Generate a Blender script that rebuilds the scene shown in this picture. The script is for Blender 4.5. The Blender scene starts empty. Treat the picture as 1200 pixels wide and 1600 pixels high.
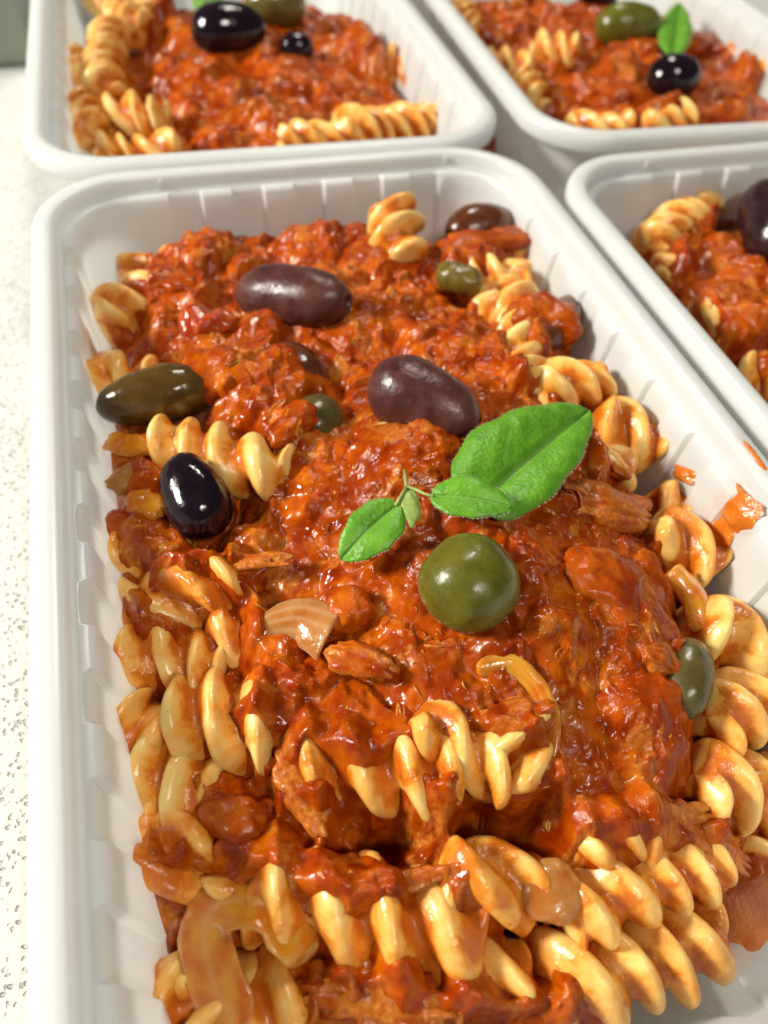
import bpy, math
import numpy as np
from mathutils import Vector, Matrix

# ------------------------------------------------------------------ camera, light, exposure
MM = 0.001
FPX = 1200.0                       # focal length in pixels of a 1200x1600 frame
CZ = 131.6                         # camera height above the counter, mm
H = 40.0                           # tray rim height, mm
# world axes seen in camera coordinates (x right, y down, z forward)
AX = np.array([0.96028625, -0.176302, 0.21625891])
AY = np.array([-0.27320088, -0.75155259, 0.60044149])
AZ = np.array([0.05667091, -0.63567783, -0.76987149])

scene = bpy.context.scene
col = scene.collection
cam_d = bpy.data.cameras.new('camera')
cam = bpy.data.objects.new('camera', cam_d)
col.objects.link(cam)
right = Vector((AX[0], AY[0], AZ[0])); down = Vector((AX[1], AY[1], AZ[1])); fwd = Vector((AX[2], AY[2], AZ[2]))
M = Matrix.Identity(4)
for i in range(3):
    M[i][0] = right[i]; M[i][1] = -down[i]; M[i][2] = -fwd[i]
M[0][3], M[1][3], M[2][3] = 0, 0, CZ * MM
cam.matrix_world = M
cam_d.sensor_fit = 'VERTICAL'; cam_d.sensor_height = 36.0; cam_d.sensor_width = 27.0
cam_d.lens = 36.0 * FPX / 1600.0
cam_d.clip_start = 0.005; cam_d.clip_end = 50
cam_d.dof.use_dof = True
cam_d.dof.focus_distance = 0.116
cam_d.dof.aperture_fstop = 16.0
scene.camera = cam

world = bpy.data.worlds.new('World'); scene.world = world; world.use_nodes = True
wb = world.node_tree.nodes['Background']
wb.inputs[0].default_value = (1.0, 0.96, 0.91, 1); wb.inputs[1].default_value = 0.07

def area(name, loc, target, size, power, color):
    d = bpy.data.lights.new(name, 'AREA'); d.shape = 'DISK'; d.size = size; d.energy = power; d.color = color
    o = bpy.data.objects.new(name, d); col.objects.link(o)
    o.location = loc
    v = Vector(target) - Vector(loc)
    o.rotation_euler = v.to_track_quat('-Z', 'Y').to_euler()
    return o
area('area_lamp', (-1.0, 0.34, 0.68), (0.03, 0.08, 0.03), 0.28, 25.0, (1.0, 0.94, 0.84))  # key from an unseen broad source low at left, inferred from olive highlights
area('area_lamp', (0.35, 0.95, 1.25), (0.03, 0.08, 0.03), 0.30, 8.0, (1.0, 0.94, 0.84))  # ceiling lamp overhead towards the back
area('area_lamp', (0.25, -0.75, 1.20), (0.03, 0.08, 0.03), 0.25, 8.0, (1.0, 0.94, 0.84))  # added front fill behind the camera, no known fixture

vs = scene.view_settings
vs.view_transform = 'Standard'; vs.look = 'None'; vs.exposure = -0.02; vs.gamma = 1.0; vs.use_curve_mapping = False
scene.cycles.max_bounces = 10; scene.cycles.transmission_bounces = 6; scene.cycles.diffuse_bounces = 5
scene.cycles.use_denoising = True
scene.cycles.use_adaptive_sampling = True; scene.cycles.adaptive_threshold = 0.025
scene.cycles.sample_clamp_indirect = 4.0

# ------------------------------------------------------------------ projection helpers (mm)
def ray(px, py):
    c = np.array([px - 600.0, py - 800.0, FPX])
    return np.array([c @ AX, c @ AY, c @ AZ])
def at(px, py, z):
    d = ray(px, py); t = (z - CZ) / d[2]
    return np.array([d[0] * t, d[1] * t, z])
def depth(p):
    q = np.array(p, float) - [0, 0, CZ]
    return q[0] * AX[2] + q[1] * AY[2] + q[2] * AZ[2]
def pix(p):
    """millimetres per pixel at a point"""
    return depth(p) / FPX

# ------------------------------------------------------------------ numpy noise
def _h(ix, iy, iz, seed):
    n = (ix.astype(np.int64) * 374761393 + iy.astype(np.int64) * 668265263 + iz.astype(np.int64) * 2147483647 + seed * 974711)
    n = (n ^ (n >> 13)) * 1274126177
    n = n ^ (n >> 16)
    return (n & 0xFFFF) / 65535.0
def vnoise(P, seed=0):
    P = np.asarray(P, float)
    if P.shape[1] == 2: P = np.c_[P, np.zeros(len(P))]
    i = np.floor(P).astype(np.int64); f = P - i; f = f * f * f * (f * (f * 6 - 15) + 10)
    r = 0
    for dx in (0, 1):
        wx = f[:, 0] if dx else 1 - f[:, 0]
        for dy in (0, 1):
            wy = f[:, 1] if dy else 1 - f[:, 1]
            for dz in (0, 1):
                wz = f[:, 2] if dz else 1 - f[:, 2]
                r = r + wx * wy * wz * _h(i[:, 0] + dx, i[:, 1] + dy, i[:, 2] + dz, seed)
    return r * 2 - 1
def fbm(P, scale, octv=4, seed=0, gain=0.5):
    P = np.asarray(P, float) / scale; r = 0; a = 1.0; s = 0
    for k in range(octv):
        r = r + a * vnoise(P * (2.03 ** k) + 17.3 * k, seed + k); s += a; a *= gain
    return r / s
def voro(P, cell, seed=0):
    """2-D jittered cells: F1, F2, random of the nearest cell"""
    Q = np.asarray(P, float)[:, :2] / cell
    i = np.floor(Q).astype(np.int64)
    f1 = np.full(len(Q), 9.0); f2 = f1.copy(); rid = np.zeros(len(Q))
    z0 = np.zeros(len(Q), np.int64)
    for dx in (-1, 0, 1):
        for dy in (-1, 0, 1):
            cx = i[:, 0] + dx; cy = i[:, 1] + dy
            px = cx + _h(cx, cy, z0, seed); py = cy + _h(cx, cy, z0 + 1, seed)
            d = np.hypot(Q[:, 0] - px, Q[:, 1] - py)
            r = _h(cx, cy, z0 + 2, seed)
            n = d < f1
            f2 = np.where(n, f1, np.minimum(f2, d)); rid = np.where(n, r, rid); f1 = np.where(n, d, f1)
    return f1 * cell, f2 * cell, rid
def sstep(a, b, x):
    t = np.clip((x - a) / (b - a), 0, 1); return t * t * (3 - 2 * t)

# ------------------------------------------------------------------ materials
def new_mat(name):
    m = bpy.data.materials.new(name); m.use_nodes = True
    nt = m.node_tree; b = nt.nodes['Principled BSDF']
    return m, nt, b
class NT:
    def __init__(s, nt): s.nt = nt
    def n(s, t, **k):
        o = s.nt.nodes.new(t)
        for a, v in k.items(): setattr(o, a, v)
        return o
    def l(s, a, b): s.nt.links.new(a, b)
    def pos(s):
        return s.n('ShaderNodeNewGeometry').outputs['Position']
    def objc(s):
        return s.n('ShaderNodeTexCoord').outputs['Object']
    def noise(s, vec, scale, detail=3, rough=0.55, dist=0.0):
        o = s.n('ShaderNodeTexNoise'); o.inputs['Scale'].default_value = scale; o.inputs['Detail'].default_value = detail
        o.inputs['Roughness'].default_value = rough; o.inputs['Distortion'].default_value = dist
        s.l(vec, o.inputs['Vector']); return o.outputs['Fac']
    def ramp(s, fac, stops, interp='LINEAR'):
        o = s.n('ShaderNodeValToRGB'); cr = o.color_ramp; cr.interpolation = interp
        while len(cr.elements) < len(stops): cr.elements.new(0.5)
        for e, (p, c) in zip(cr.elements, stops):
            e.position = p; e.color = (*c, 1) if len(c) == 3 else c
        s.l(fac, o.inputs[0]); return o.outputs['Color']
    def mapr(s, v, a, b, c, d):
        o = s.n('ShaderNodeMapRange'); o.inputs[1].default_value = a; o.inputs[2].default_value = b
        o.inputs[3].default_value = c; o.inputs[4].default_value = d; s.l(v, o.inputs[0]); return o.outputs[0]
    def mix(s, fac, a, b, mode='MIX'):
        o = s.n('ShaderNodeMix', data_type='RGBA', blend_type=mode)
        if isinstance(fac, (int, float)): o.inputs[0].default_value = fac
        else: s.l(fac, o.inputs[0])
        for k, v in ((6, a), (7, b)):
            if isinstance(v, tuple): o.inputs[k].default_value = (*v, 1)
            else: s.l(v, o.inputs[k])
        return o.outputs[2]
    def math(s, op, a, b=0.0):
        o = s.n('ShaderNodeMath', operation=op)
        for k, v in ((0, a), (1, b)):
            if isinstance(v, (int, float)): o.inputs[k].default_value = v
            else: s.l(v, o.inputs[k])
        return o.outputs[0]
    def attr(s, name):
        return s.n('ShaderNodeAttribute', attribute_name=name).outputs['Fac']
    def bump(s, h, strength, dist, prev=None):
        o = s.n('ShaderNodeBump'); o.inputs['Strength'].default_value = strength; o.inputs['Distance'].default_value = dist
        s.l(h, o.inputs['Height'])
        if prev is not None: s.l(prev, o.inputs['Normal'])
        return o.outputs[0]
def sss(b, w, rad, scale):
    b.inputs['Subsurface Weight'].default_value = w
    b.inputs['Subsurface Radius'].default_value = rad
    b.inputs['Subsurface Scale'].default_value = scale

def mat_sauce():
    m, nt, b = new_mat('tomato_sauce'); k = NT(nt); p = k.pos()
    n1 = k.noise(p, 260, 6, 0.62, 0.4)
    n2 = k.noise(p, 1100, 4, 0.6)
    c = k.ramp(n1, [(0.30, (0.17, 0.013, 0.0003)), (0.44, (0.32, 0.037, 0.0005)), (0.58, (0.46, 0.084, 0.0008)), (0.76, (0.63, 0.195, 0.004))])
    big = k.noise(p, 75, 3, 0.5); c = k.mix(k.mapr(big, 0.36, 0.58, 0.6, 0.0), c, (0.20, 0.018, 0.0004))
    tuna = k.attr('tuna')
    ct = k.ramp(n2, [(0.3, (0.34, 0.07, 0.008)), (0.55, (0.52, 0.17, 0.022)), (0.75, (0.70, 0.34, 0.07))])
    c = k.mix(tuna, c, ct)
    oil = k.ramp(k.noise(p, 150, 3, 0.5), [(0.52, (0, 0, 0)), (0.70, (1, 1, 1))])
    c = k.mix(k.math('MULTIPLY', oil, 0.45), c, (0.50, 0.105, 0.002))
    k.l(c, b.inputs['Base Color'])
    rr = k.mapr(k.noise(p, 300, 3), 0.35, 0.65, 0.11, 0.38); k.l(rr, b.inputs['Roughness'])
    b.inputs['Specular IOR Level'].default_value = 0.27
    b.inputs['Coat Weight'].default_value = 0.0; b.inputs['Coat Roughness'].default_value = 0.06
    sss(b, 0.18, (1.0, 0.28, 0.08), 0.0010)
    msk = k.ramp(k.noise(p, 120, 2), [(0.40, (0.08, 0.08, 0.08)), (0.62, (1, 1, 1))])
    nb = k.bump(k.math('MULTIPLY', k.noise(p, 900, 3, 0.55), msk), 0.34, 0.0007)
    nb = k.bump(k.noise(p, 2200, 2, 0.5), 0.16, 0.0002, nb)
    k.l(nb, b.inputs['Normal']); k.l(nb, b.inputs['Coat Normal'])
    return m
def mat_pasta():
    m, nt, b = new_mat('cooked_pasta'); k = NT(nt); p = k.pos(); 
    info = k.n('ShaderNodeObjectInfo')
    n1 = k.noise(p, 190, 4, 0.55, 0.3); n2 = k.noise(p, 420, 3, 0.5)
    base = k.mix(n2, (0.80, 0.53, 0.13), (0.88, 0.68, 0.26))
    g = k.attr('groove'); cv = k.attr('coat')
    # sauce film: patches by noise, pooled a little in the grooves, more on some pieces
    f = k.math('ADD', k.math('MULTIPLY', n1, 1.0), k.math('MULTIPLY', g, 0.26))
    f = k.math('ADD', f, k.math('MULTIPLY', cv, 0.30))
    film = k.ramp(f, [(0.65, (0, 0, 0)), (0.82, (1, 1, 1))])
    thin = k.mix(1.0, base, (0.95, 0.52, 0.14), 'MULTIPLY')
    c = k.mix(k.ramp(f, [(0.43, (0, 0, 0)), (0.72, (1, 1, 1))]), base, thin)
    sc = k.mix(n2, (0.44, 0.070, 0.003), (0.66, 0.20, 0.010))
    c = k.mix(film, c, sc)
    k.l(c, b.inputs['Base Color'])
    k.l(k.mapr(n2, 0.3, 0.7, 0.20, 0.42), b.inputs['Roughness'])
    b.inputs['Coat Weight'].default_value = 0.15; b.inputs['Coat Roughness'].default_value = 0.12
    sss(b, 0.35, (1.0, 0.55, 0.22), 0.0016)
    nb = k.bump(k.noise(p, 1500, 3, 0.6), 0.30, 0.00025)
    nb = k.bump(film, 0.5, 0.0003, nb)
    k.l(nb, b.inputs['Normal']); k.l(nb, b.inputs['Coat Normal'])
    return m
def mat_olive(name, c0, c1, rough=0.2, mottle=None, bscale=900, bst=0.12, ss=0.1):
    m, nt, b = new_mat(name); k = NT(nt); p = k.objc()
    n = k.noise(p, 160, 5, 0.6, 0.5)
    c = k.mix(k.mapr(n, 0.35, 0.65, 0, 1), c0, c1)
    if mottle:
        lw = k.noise(p, 90, 2, 0.5); c = k.mix(k.mapr(lw, 0.52, 0.70, 0, 0.55), c, mottle)  # second skin tone in random noise patches
    k.l(c, b.inputs['Base Color'])
    k.l(k.mapr(k.noise(p, 300, 4), 0.3, 0.7, rough * 0.7, rough * 1.5), b.inputs['Roughness'])
    b.inputs['Coat Weight'].default_value = 0.0
    sss(b, ss, (1.0, 0.6, 0.3), 0.0015)
    nb = k.bump(k.noise(p, bscale, 4, 0.6), bst, 0.0005)
    nb = k.bump(k.noise(p, 220, 2), 0.25, 0.001, nb)
    k.l(nb, b.inputs['Normal'])
    return m
def mat_plastic():
    m, nt, b = new_mat('milky_polypropylene'); k = NT(nt); p = k.pos()
    n = k.noise(p, 60, 3)
    cc = k.mix(n, (0.87, 0.895, 0.885), (0.91, 0.93, 0.925))
    k.l(cc, b.inputs['Base Color'])
    b.inputs['Roughness'].default_value = 0.26
    b.inputs['Specular IOR Level'].default_value = 0.5
    k.l(k.bump(k.noise(p, 420, 3), 0.05, 0.0004), b.inputs['Normal'])
    tr = k.n('ShaderNodeBsdfTranslucent'); k.l(cc, tr.inputs['Color'])
    mx = k.n('ShaderNodeMixShader'); mx.inputs[0].default_value = 0.48
    k.l(b.outputs[0], mx.inputs[1]); k.l(tr.outputs[0], mx.inputs[2])
    out = [o for o in nt.nodes if o.type == 'OUTPUT_MATERIAL'][0]
    k.l(mx.outputs[0], out.inputs['Surface'])
    return m
def mat_counter():
    m, nt, b = new_mat('pitted_white_stone'); k = NT(nt); p = k.pos()
    v = k.n('ShaderNodeTexVoronoi'); v.inputs['Scale'].default_value = 820; v.inputs['Randomness'].default_value = 1.0
    wp = k.n('ShaderNodeMix', data_type='VECTOR'); wp.inputs[0].default_value = 0.002
    nn = k.n('ShaderNodeTexNoise'); nn.inputs['Scale'].default_value = 500; k.l(p, nn.inputs['Vector'])
    k.l(p, wp.inputs[4]); k.l(nn.outputs['Color'], wp.inputs[5])
    k.l(wp.outputs[1], v.inputs['Vector'])
    pit = k.ramp(v.outputs['Distance'], [(0.16, (0, 0, 0)), (0.34, (1, 1, 1))])
    sel = k.ramp(k.noise(p, 330, 2), [(0.56, (0, 0, 0)), (0.66, (1, 1, 1))])
    pit2 = k.math('MAXIMUM', pit, sel)
    c = k.ramp(k.noise(p, 900, 4), [(0.3, (0.58, 0.61, 0.58)), (0.7, (0.70, 0.73, 0.70))])
    spk = k.ramp(v.outputs['Color'], [(0.90, (0, 0, 0)), (0.94, (1, 1, 1))], 'CONSTANT')
    inv = k.math('SUBTRACT', 1.0, pit2)
    c = k.mix(k.math('MULTIPLY', inv, 0.62), c, (0.36, 0.37, 0.30))
    c = k.mix(k.math('MULTIPLY', k.math('MULTIPLY', spk, inv), 0.8), c, (0.20, 0.13, 0.10))
    k.l(c, b.inputs['Base Color']); b.inputs['Roughness'].default_value = 0.45
    nb = k.bump(pit2, 0.8, 0.0006); nb = k.bump(k.noise(p, 1800, 3), 0.3, 0.0003, nb)
    k.l(nb, b.inputs['Normal'])
    return m
def mat_leaf():
    m, nt, b = new_mat('oregano_leaf'); k = NT(nt); p = k.objc()
    v = k.attr('vein'); n = k.noise(p, 330, 4)
    c = k.ramp(n, [(0.3, (0.10, 0.31, 0.010)), (0.7, (0.18, 0.47, 0.025))])
    c = k.mix(k.math('MULTIPLY', v, 0.65), c, (0.26, 0.46, 0.10))
    k.l(c, b.inputs['Base Color'])
    b.inputs['Roughness'].default_value = 0.40
    b.inputs['Specular IOR Level'].default_value = 0.5
    vo = k.n('ShaderNodeTexVoronoi'); vo.inputs['Scale'].default_value = 1300; k.l(p, vo.inputs['Vector'])
    nb = k.bump(vo.outputs['Distance'], 0.22, 0.0004); nb = k.bump(k.noise(p, 900, 3), 0.3, 0.0004, nb)
    k.l(nb, b.inputs['Normal'])
    tr = k.n('ShaderNodeBsdfTranslucent'); k.l(c, tr.inputs['Color'])
    mx = k.n('ShaderNodeMixShader'); mx.inputs[0].default_value = 0.22
    k.l(b.outputs[0], mx.inputs[1]); k.l(tr.outputs[0], mx.inputs[2])
    out = [o for o in nt.nodes if o.type == 'OUTPUT_MATERIAL'][0]; k.l(mx.outputs[0], out.inputs['Surface'])
    return m
def mat_simple(name, c0, c1, scale=300, rough=0.3, sw=0.0, bump=0.2, coat=0.0, trans=0.0, rad=(1, 0.5, 0.25)):
    m, nt, b = new_mat(name); k = NT(nt); p = k.objc()
    n = k.noise(p, scale, 4, 0.6, 0.3)
    k.l(k.mix(k.mapr(n, 0.3, 0.7, 0, 1), c0, c1), b.inputs['Base Color'])
    b.inputs['Roughness'].default_value = rough; b.inputs['Coat Weight'].default_value = coat; b.inputs['Coat Roughness'].default_value = 0.1
    if sw: sss(b, sw, rad, 0.0015)
    if trans: b.inputs['Transmission Weight'].default_value = trans; b.inputs['IOR'].default_value = 1.36
    if bump: k.l(k.bump(k.noise(p, scale * 3, 4, 0.6), bump, 0.0006), b.inputs['Normal'])
    return m
def mat_onion(name='stewed_onion', c0=(0.58, 0.14, 0.004), c1=(0.74, 0.32, 0.02), tw=0.15, sk=0.2):
    m, nt, b = new_mat(name); k = NT(nt); p = k.objc()
    st = k.attr('streak'); n = k.noise(p, 260, 3)
    c = k.mix(k.mapr(n, 0.35, 0.65, 0, 1), c0, c1)
    c = k.mix(k.math('MULTIPLY', st, sk), c, (0.78, 0.52, 0.28))
    k.l(c, b.inputs['Base Color']); b.inputs['Roughness'].default_value = 0.18
    b.inputs['Coat Weight'].default_value = 0.4; b.inputs['Coat Roughness'].default_value = 0.08
    sss(b, 0.6, (1.0, 0.5, 0.2), 0.002)
    b.inputs['Transmission Weight'].default_value = tw; b.inputs['IOR'].default_value = 1.36
    k.l(k.bump(k.noise(p, 900, 3), 0.35, 0.0004), b.inputs['Normal'])
    return m
def mat_tuna():
    m, nt, b = new_mat('tuna_flesh'); k = NT(nt); p = k.objc()
    a = k.attr('shade')
    mp = k.n('ShaderNodeMapping'); mp.inputs['Scale'].default_value = (1, 1, 1); k.l(p, mp.inputs['Vector'])
    n = k.noise(mp.outputs[0], 700, 4, 0.6)
    c = k.ramp(a, [(0.0, (0.36, 0.07, 0.004)), (0.5, (0.52, 0.17, 0.016)), (1.0, (0.72, 0.40, 0.10))])
    sx = k.ramp(k.noise(k.pos(), 330, 3), [(0.42, (0, 0, 0)), (0.60, (1, 1, 1))])
    c = k.mix(k.math('MULTIPLY', sx, 0.85), c, (0.38, 0.055, 0.002))
    k.l(c, b.inputs['Base Color']); b.inputs['Roughness'].default_value = 0.30; b.inputs['Specular IOR Level'].default_value = 0.35
    b.inputs['Coat Weight'].default_value = 0.0; b.inputs['Coat Roughness'].default_value = 0.1
    sss(b, 0.3, (1.0, 0.5, 0.2), 0.001)
    k.l(k.bump(n, 0.5, 0.0004), b.inputs['Normal'])
    return m

SAUCE = mat_sauce(); PASTA = mat_pasta(); PLASTIC = mat_plastic(); COUNTER = mat_counter(); LEAF = mat_leaf()
ONION = mat_onion(); ONION_PALE = mat_onion('pale_onion', (0.54, 0.17, 0.02), (0.62, 0.31, 0.09), 0.35, 0.45); TUNA = mat_tuna()
OL_PURPLE = mat_olive('purple_olive', (0.050, 0.012, 0.011), (0.105, 0.030, 0.024), 0.30, (0.14, 0.062, 0.048), bst=0.22)
OL_BLACK = mat_olive('black_olive', (0.006, 0.003, 0.006), (0.014, 0.006, 0.012), 0.10)
OL_BROWN = mat_olive('brown_olive', (0.060, 0.030, 0.006), (0.10, 0.058, 0.010), 0.14)
OL_GREEN = mat_olive('green_olive', (0.085, 0.082, 0.006), (0.150, 0.145, 0.014), 0.24, (0.17, 0.19, 0.05), ss=0.3)
OL_PALE = mat_olive('dull_green_olive', (0.10, 0.085, 0.02), (0.17, 0.14, 0.04), 0.2, ss=0.2)
OL_DARK = mat_olive('dark_purple_olive', (0.016, 0.006, 0.008), (0.035, 0.012, 0.014), 0.22)
OL_DULL = mat_olive('dull_olive', (0.065, 0.052, 0.012), (0.11, 0.09, 0.025), 0.25, ss=0.2)
OL_RED = mat_olive('red_brown_olive', (0.075, 0.016, 0.006), (0.13, 0.035, 0.010), 0.2)
HOLE = mat_simple('olive_inside', (0.012, 0.006, 0.006), (0.03, 0.012, 0.01), 400, 0.4)
STEM = mat_simple('oregano_stem', (0.22, 0.30, 0.07), (0.34, 0.40, 0.14), 500, 0.4, 0.2)
HAIR = mat_simple('leaf_hair', (0.72, 0.66, 0.52), (0.8, 0.74, 0.6), 500, 0.5, 0.0, 0.0)
BUD = mat_simple('oregano_bud', (0.20, 0.32, 0.05), (0.33, 0.44, 0.12), 500, 0.4, 0.2)
TOMATO = mat_simple('tomato_flesh', (0.36, 0.028, 0.006), (0.52, 0.10, 0.014), 260, 0.16, 0.45, 0.35, 0.4, 0.0, (1, 0.25, 0.08))
SMEAR = mat_simple('sauce_smear', (0.55, 0.12, 0.008), (0.68, 0.22, 0.02), 300, 0.15, 0.3, 0.5, 0.4)
CAPER = mat_simple('caper_skin', (0.10, 0.075, 0.012), (0.20, 0.14, 0.025), 350, 0.25, 0.2, 0.3, 0.2)
MUSH = mat_simple('soft_vegetable', (0.26, 0.075, 0.008), (0.46, 0.22, 0.03), 260, 0.32, 0.3, 0.7, 0.0)
GREYBOX = mat_simple('grey_green_paint', (0.23, 0.25, 0.19), (0.26, 0.28, 0.22), 40, 0.5, 0, 0.05)

# ------------------------------------------------------------------ mesh helpers
def mesh_obj(name, V, F, mat, loc=(0, 0, 0), parent=None, smooth=True, attrs=None):
    """V in mm relative to loc (mm)"""
    me = bpy.data.meshes.new(name)
    V = np.asarray(V, float) * MM
    if isinstance(F, np.ndarray):
        nF, k = F.shape
        me.vertices.add(len(V)); me.vertices.foreach_set('co', V.ravel())
        me.loops.add(nF * k); me.loops.foreach_set('vertex_index', F.ravel().astype(np.int32))
        me.polygons.add(nF); me.polygons.foreach_set('loop_start', np.arange(0, nF * k, k, dtype=np.int32))
        me.update(calc_edges=True); me.validate()
    else:
        me.from_pydata([tuple(v) for v in V], [], F); me.update()
    if smooth == 'angle':
        me.polygons.foreach_set('use_smooth', np.ones(len(me.polygons), bool)); me.set_sharp_from_angle(angle=math.radians(38))
    elif smooth:
        me.polygons.foreach_set('use_smooth', np.ones(len(me.polygons), bool))
    for an, av in (attrs or {}).items():
        a = me.attributes.new(an, 'FLOAT', 'POINT'); a.data.foreach_set('value', np.asarray(av, np.float32))
    me.materials.append(mat)
    o = bpy.data.objects.new(name, me); col.objects.link(o)
    o.location = Vector(np.asarray(loc, float) * MM)
    if parent is not None: o.parent = parent
    return o
def tag(o, label, cat, group=None, kind=None):
    o['label'] = label; o['category'] = cat
    if group: o['group'] = group
    if kind: o['kind'] = kind
    return o
def empty(name, loc):
    o = bpy.data.objects.new(name, None); col.objects.link(o); o.empty_display_size = 0.01
    o.location = Vector(np.asarray(loc, float) * MM); return o
def grid_faces(nu, nv, wrap_v=True):
    i = np.arange(nu - 1)[:, None]; j = np.arange(nv if wrap_v else nv - 1)[None, :]
    j2 = (j + 1) % nv
    return np.stack([(i * nv + j), (i * nv + j2), ((i + 1) * nv + j2), ((i + 1) * nv + j)], -1).reshape(-1, 4)
def frame(t):
    t = t / np.linalg.norm(t)
    a = np.array([0, 0, 1.0]) if abs(t[2]) < 0.8 else np.array([0, 1.0, 0])
    u = np.cross(t, a); u /= np.linalg.norm(u); return t, u, np.cross(t, u)
def tube(path, rad, nv=8):
    path = np.asarray(path, float); n = len(path); rad = np.broadcast_to(rad, (n,))
    T = np.gradient(path, axis=0); V = []
    th = np.linspace(0, 2 * np.pi, nv, endpoint=False)
    for k in range(n):
        t, u, w = frame(T[k]); V.append(path[k] + rad[k] * (np.cos(th)[:, None] * u + np.sin(th)[:, None] * w))
    V = np.vstack(V); F = [tuple(f) for f in grid_faces(n, nv)]
    F.append(tuple(range(nv))[::-1]); F.append(tuple((n - 1) * nv + i for i in range(nv)))
    return V, F

# ------------------------------------------------------------------ the counter
def build_counter():
    V = np.array([[-1500, -800, 0], [1500, -800, 0], [1500, 1500, 0], [-1500, 1500, 0]], float)
    V = np.vstack([V, V - [0, 0, 30]])
    F = [(0, 1, 2, 3), (7, 6, 5, 4), (0, 4, 5, 1), (1, 5, 6, 2), (2, 6, 7, 3), (3, 7, 4, 0)]
    o = mesh_obj('counter', V, F, COUNTER, smooth=False); o['kind'] = 'structure'
    return o
build_counter()

# ------------------------------------------------------------------ the trays
TW, TL, TR = 120.4, 200.0, 22.0
# inner profile: (inset, z, panel weight)
WALL_TOP = (6.6, H - 3.6)
TAPER = 0.13
FLOOR_Z = 2.2
def wall_inset(z): return WALL_TOP[0] + 0.9 + (WALL_TOP[1] - z) * TAPER
def perimeter():
    """(side point builder) list of (sx, sy, kind, u) samples; returns function inset->points and panel value"""
    P = []   # each: ('s', side, along) or ('c', corner, angle)
    per = 15.0
    def side(idx, half):
        us = []
        edges = []
        n = int((2 * half) // per)
        start = -n * per / 2
        for k in range(n):
            edges += [start + k * per, start + k * per + per / 2]
        edges.append(start + n * per)
        us = list(np.arange(-half + 2.5, half - 1.0, 2.5))
        us = [u for u in us if min([abs(u - e) for e in edges]) > 0.7]
        for e in edges: us += [e - 0.3, e + 0.3]
        us = sorted(u for u in us if -half + 0.5 <= u <= half - 0.5)
        out = []
        for u in us:
            val = 0.0
            for k in range(n):
                a = start + k * per
                if a < u < a + per / 2: val = 1.0
            out.append(('s', idx, u, val))
        return out
    hw, hl = TW / 2 - TR, TL / 2 - TR
    P += side(0, hw)                                   # near edge, +x direction
    P += [('c', 0, a, 0.0) for a in np.linspace(-np.pi / 2, 0, 14)]
    P += side(1, hl)
    P += [('c', 1, a, 0.0) for a in np.linspace(0, np.pi / 2, 14)]
    P += side(2, hw)
    P += [('c', 2, a, 0.0) for a in np.linspace(np.pi / 2, np.pi, 14)]
    P += side(3, hl)
    P += [('c', 3, a, 0.0) for a in np.linspace(np.pi, 1.5 * np.pi, 14)]
    return P
PERIM = perimeter()
def ring(inset, z, pw):
    hw, hl = TW / 2 - TR, TL / 2 - TR
    out = []
    for q in PERIM:
        d = inset + pw * 1.05 * (0.5 - q[3])
        r = TR - d
        if q[0] == 's':
            u = q[2]
            if q[1] == 0: p = (u, -hl - r)
            elif q[1] == 1: p = (hw + r, u)
            elif q[1] == 2: p = (-u, hl + r)
            else: p = (-hw - r, -u)
        else:
            d = inset + pw * 0.45
            r = TR - d
            c = [(hw, -hl), (hw, hl), (-hw, hl), (-hw, -hl)][q[1]]
            p = (c[0] + r * math.cos(q[2]), c[1] + r * math.sin(q[2]))
        out.append((p[0], p[1], z))
    return np.array(out)
def sweep(profile, cap0=False, cap1=False):
    R = [ring(*p) for p in profile]; nv = len(PERIM)
    V = np.vstack(R); F = [tuple(int(x) for x in f) for f in grid_faces(len(R), nv)]
    for flag, base, rev in ((cap0, 0, True), (cap1, (len(R) - 1) * nv, False)):
        if flag:
            c = len(V); V = np.vstack([V, [[0, 0, R[0 if rev else -1][0, 2]]]])
            for j in range(nv):
                a, b2 = base + j, base + (j + 1) % nv
                F.append((c, b2, a) if rev else (c, a, b2))
    return V, F
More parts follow.
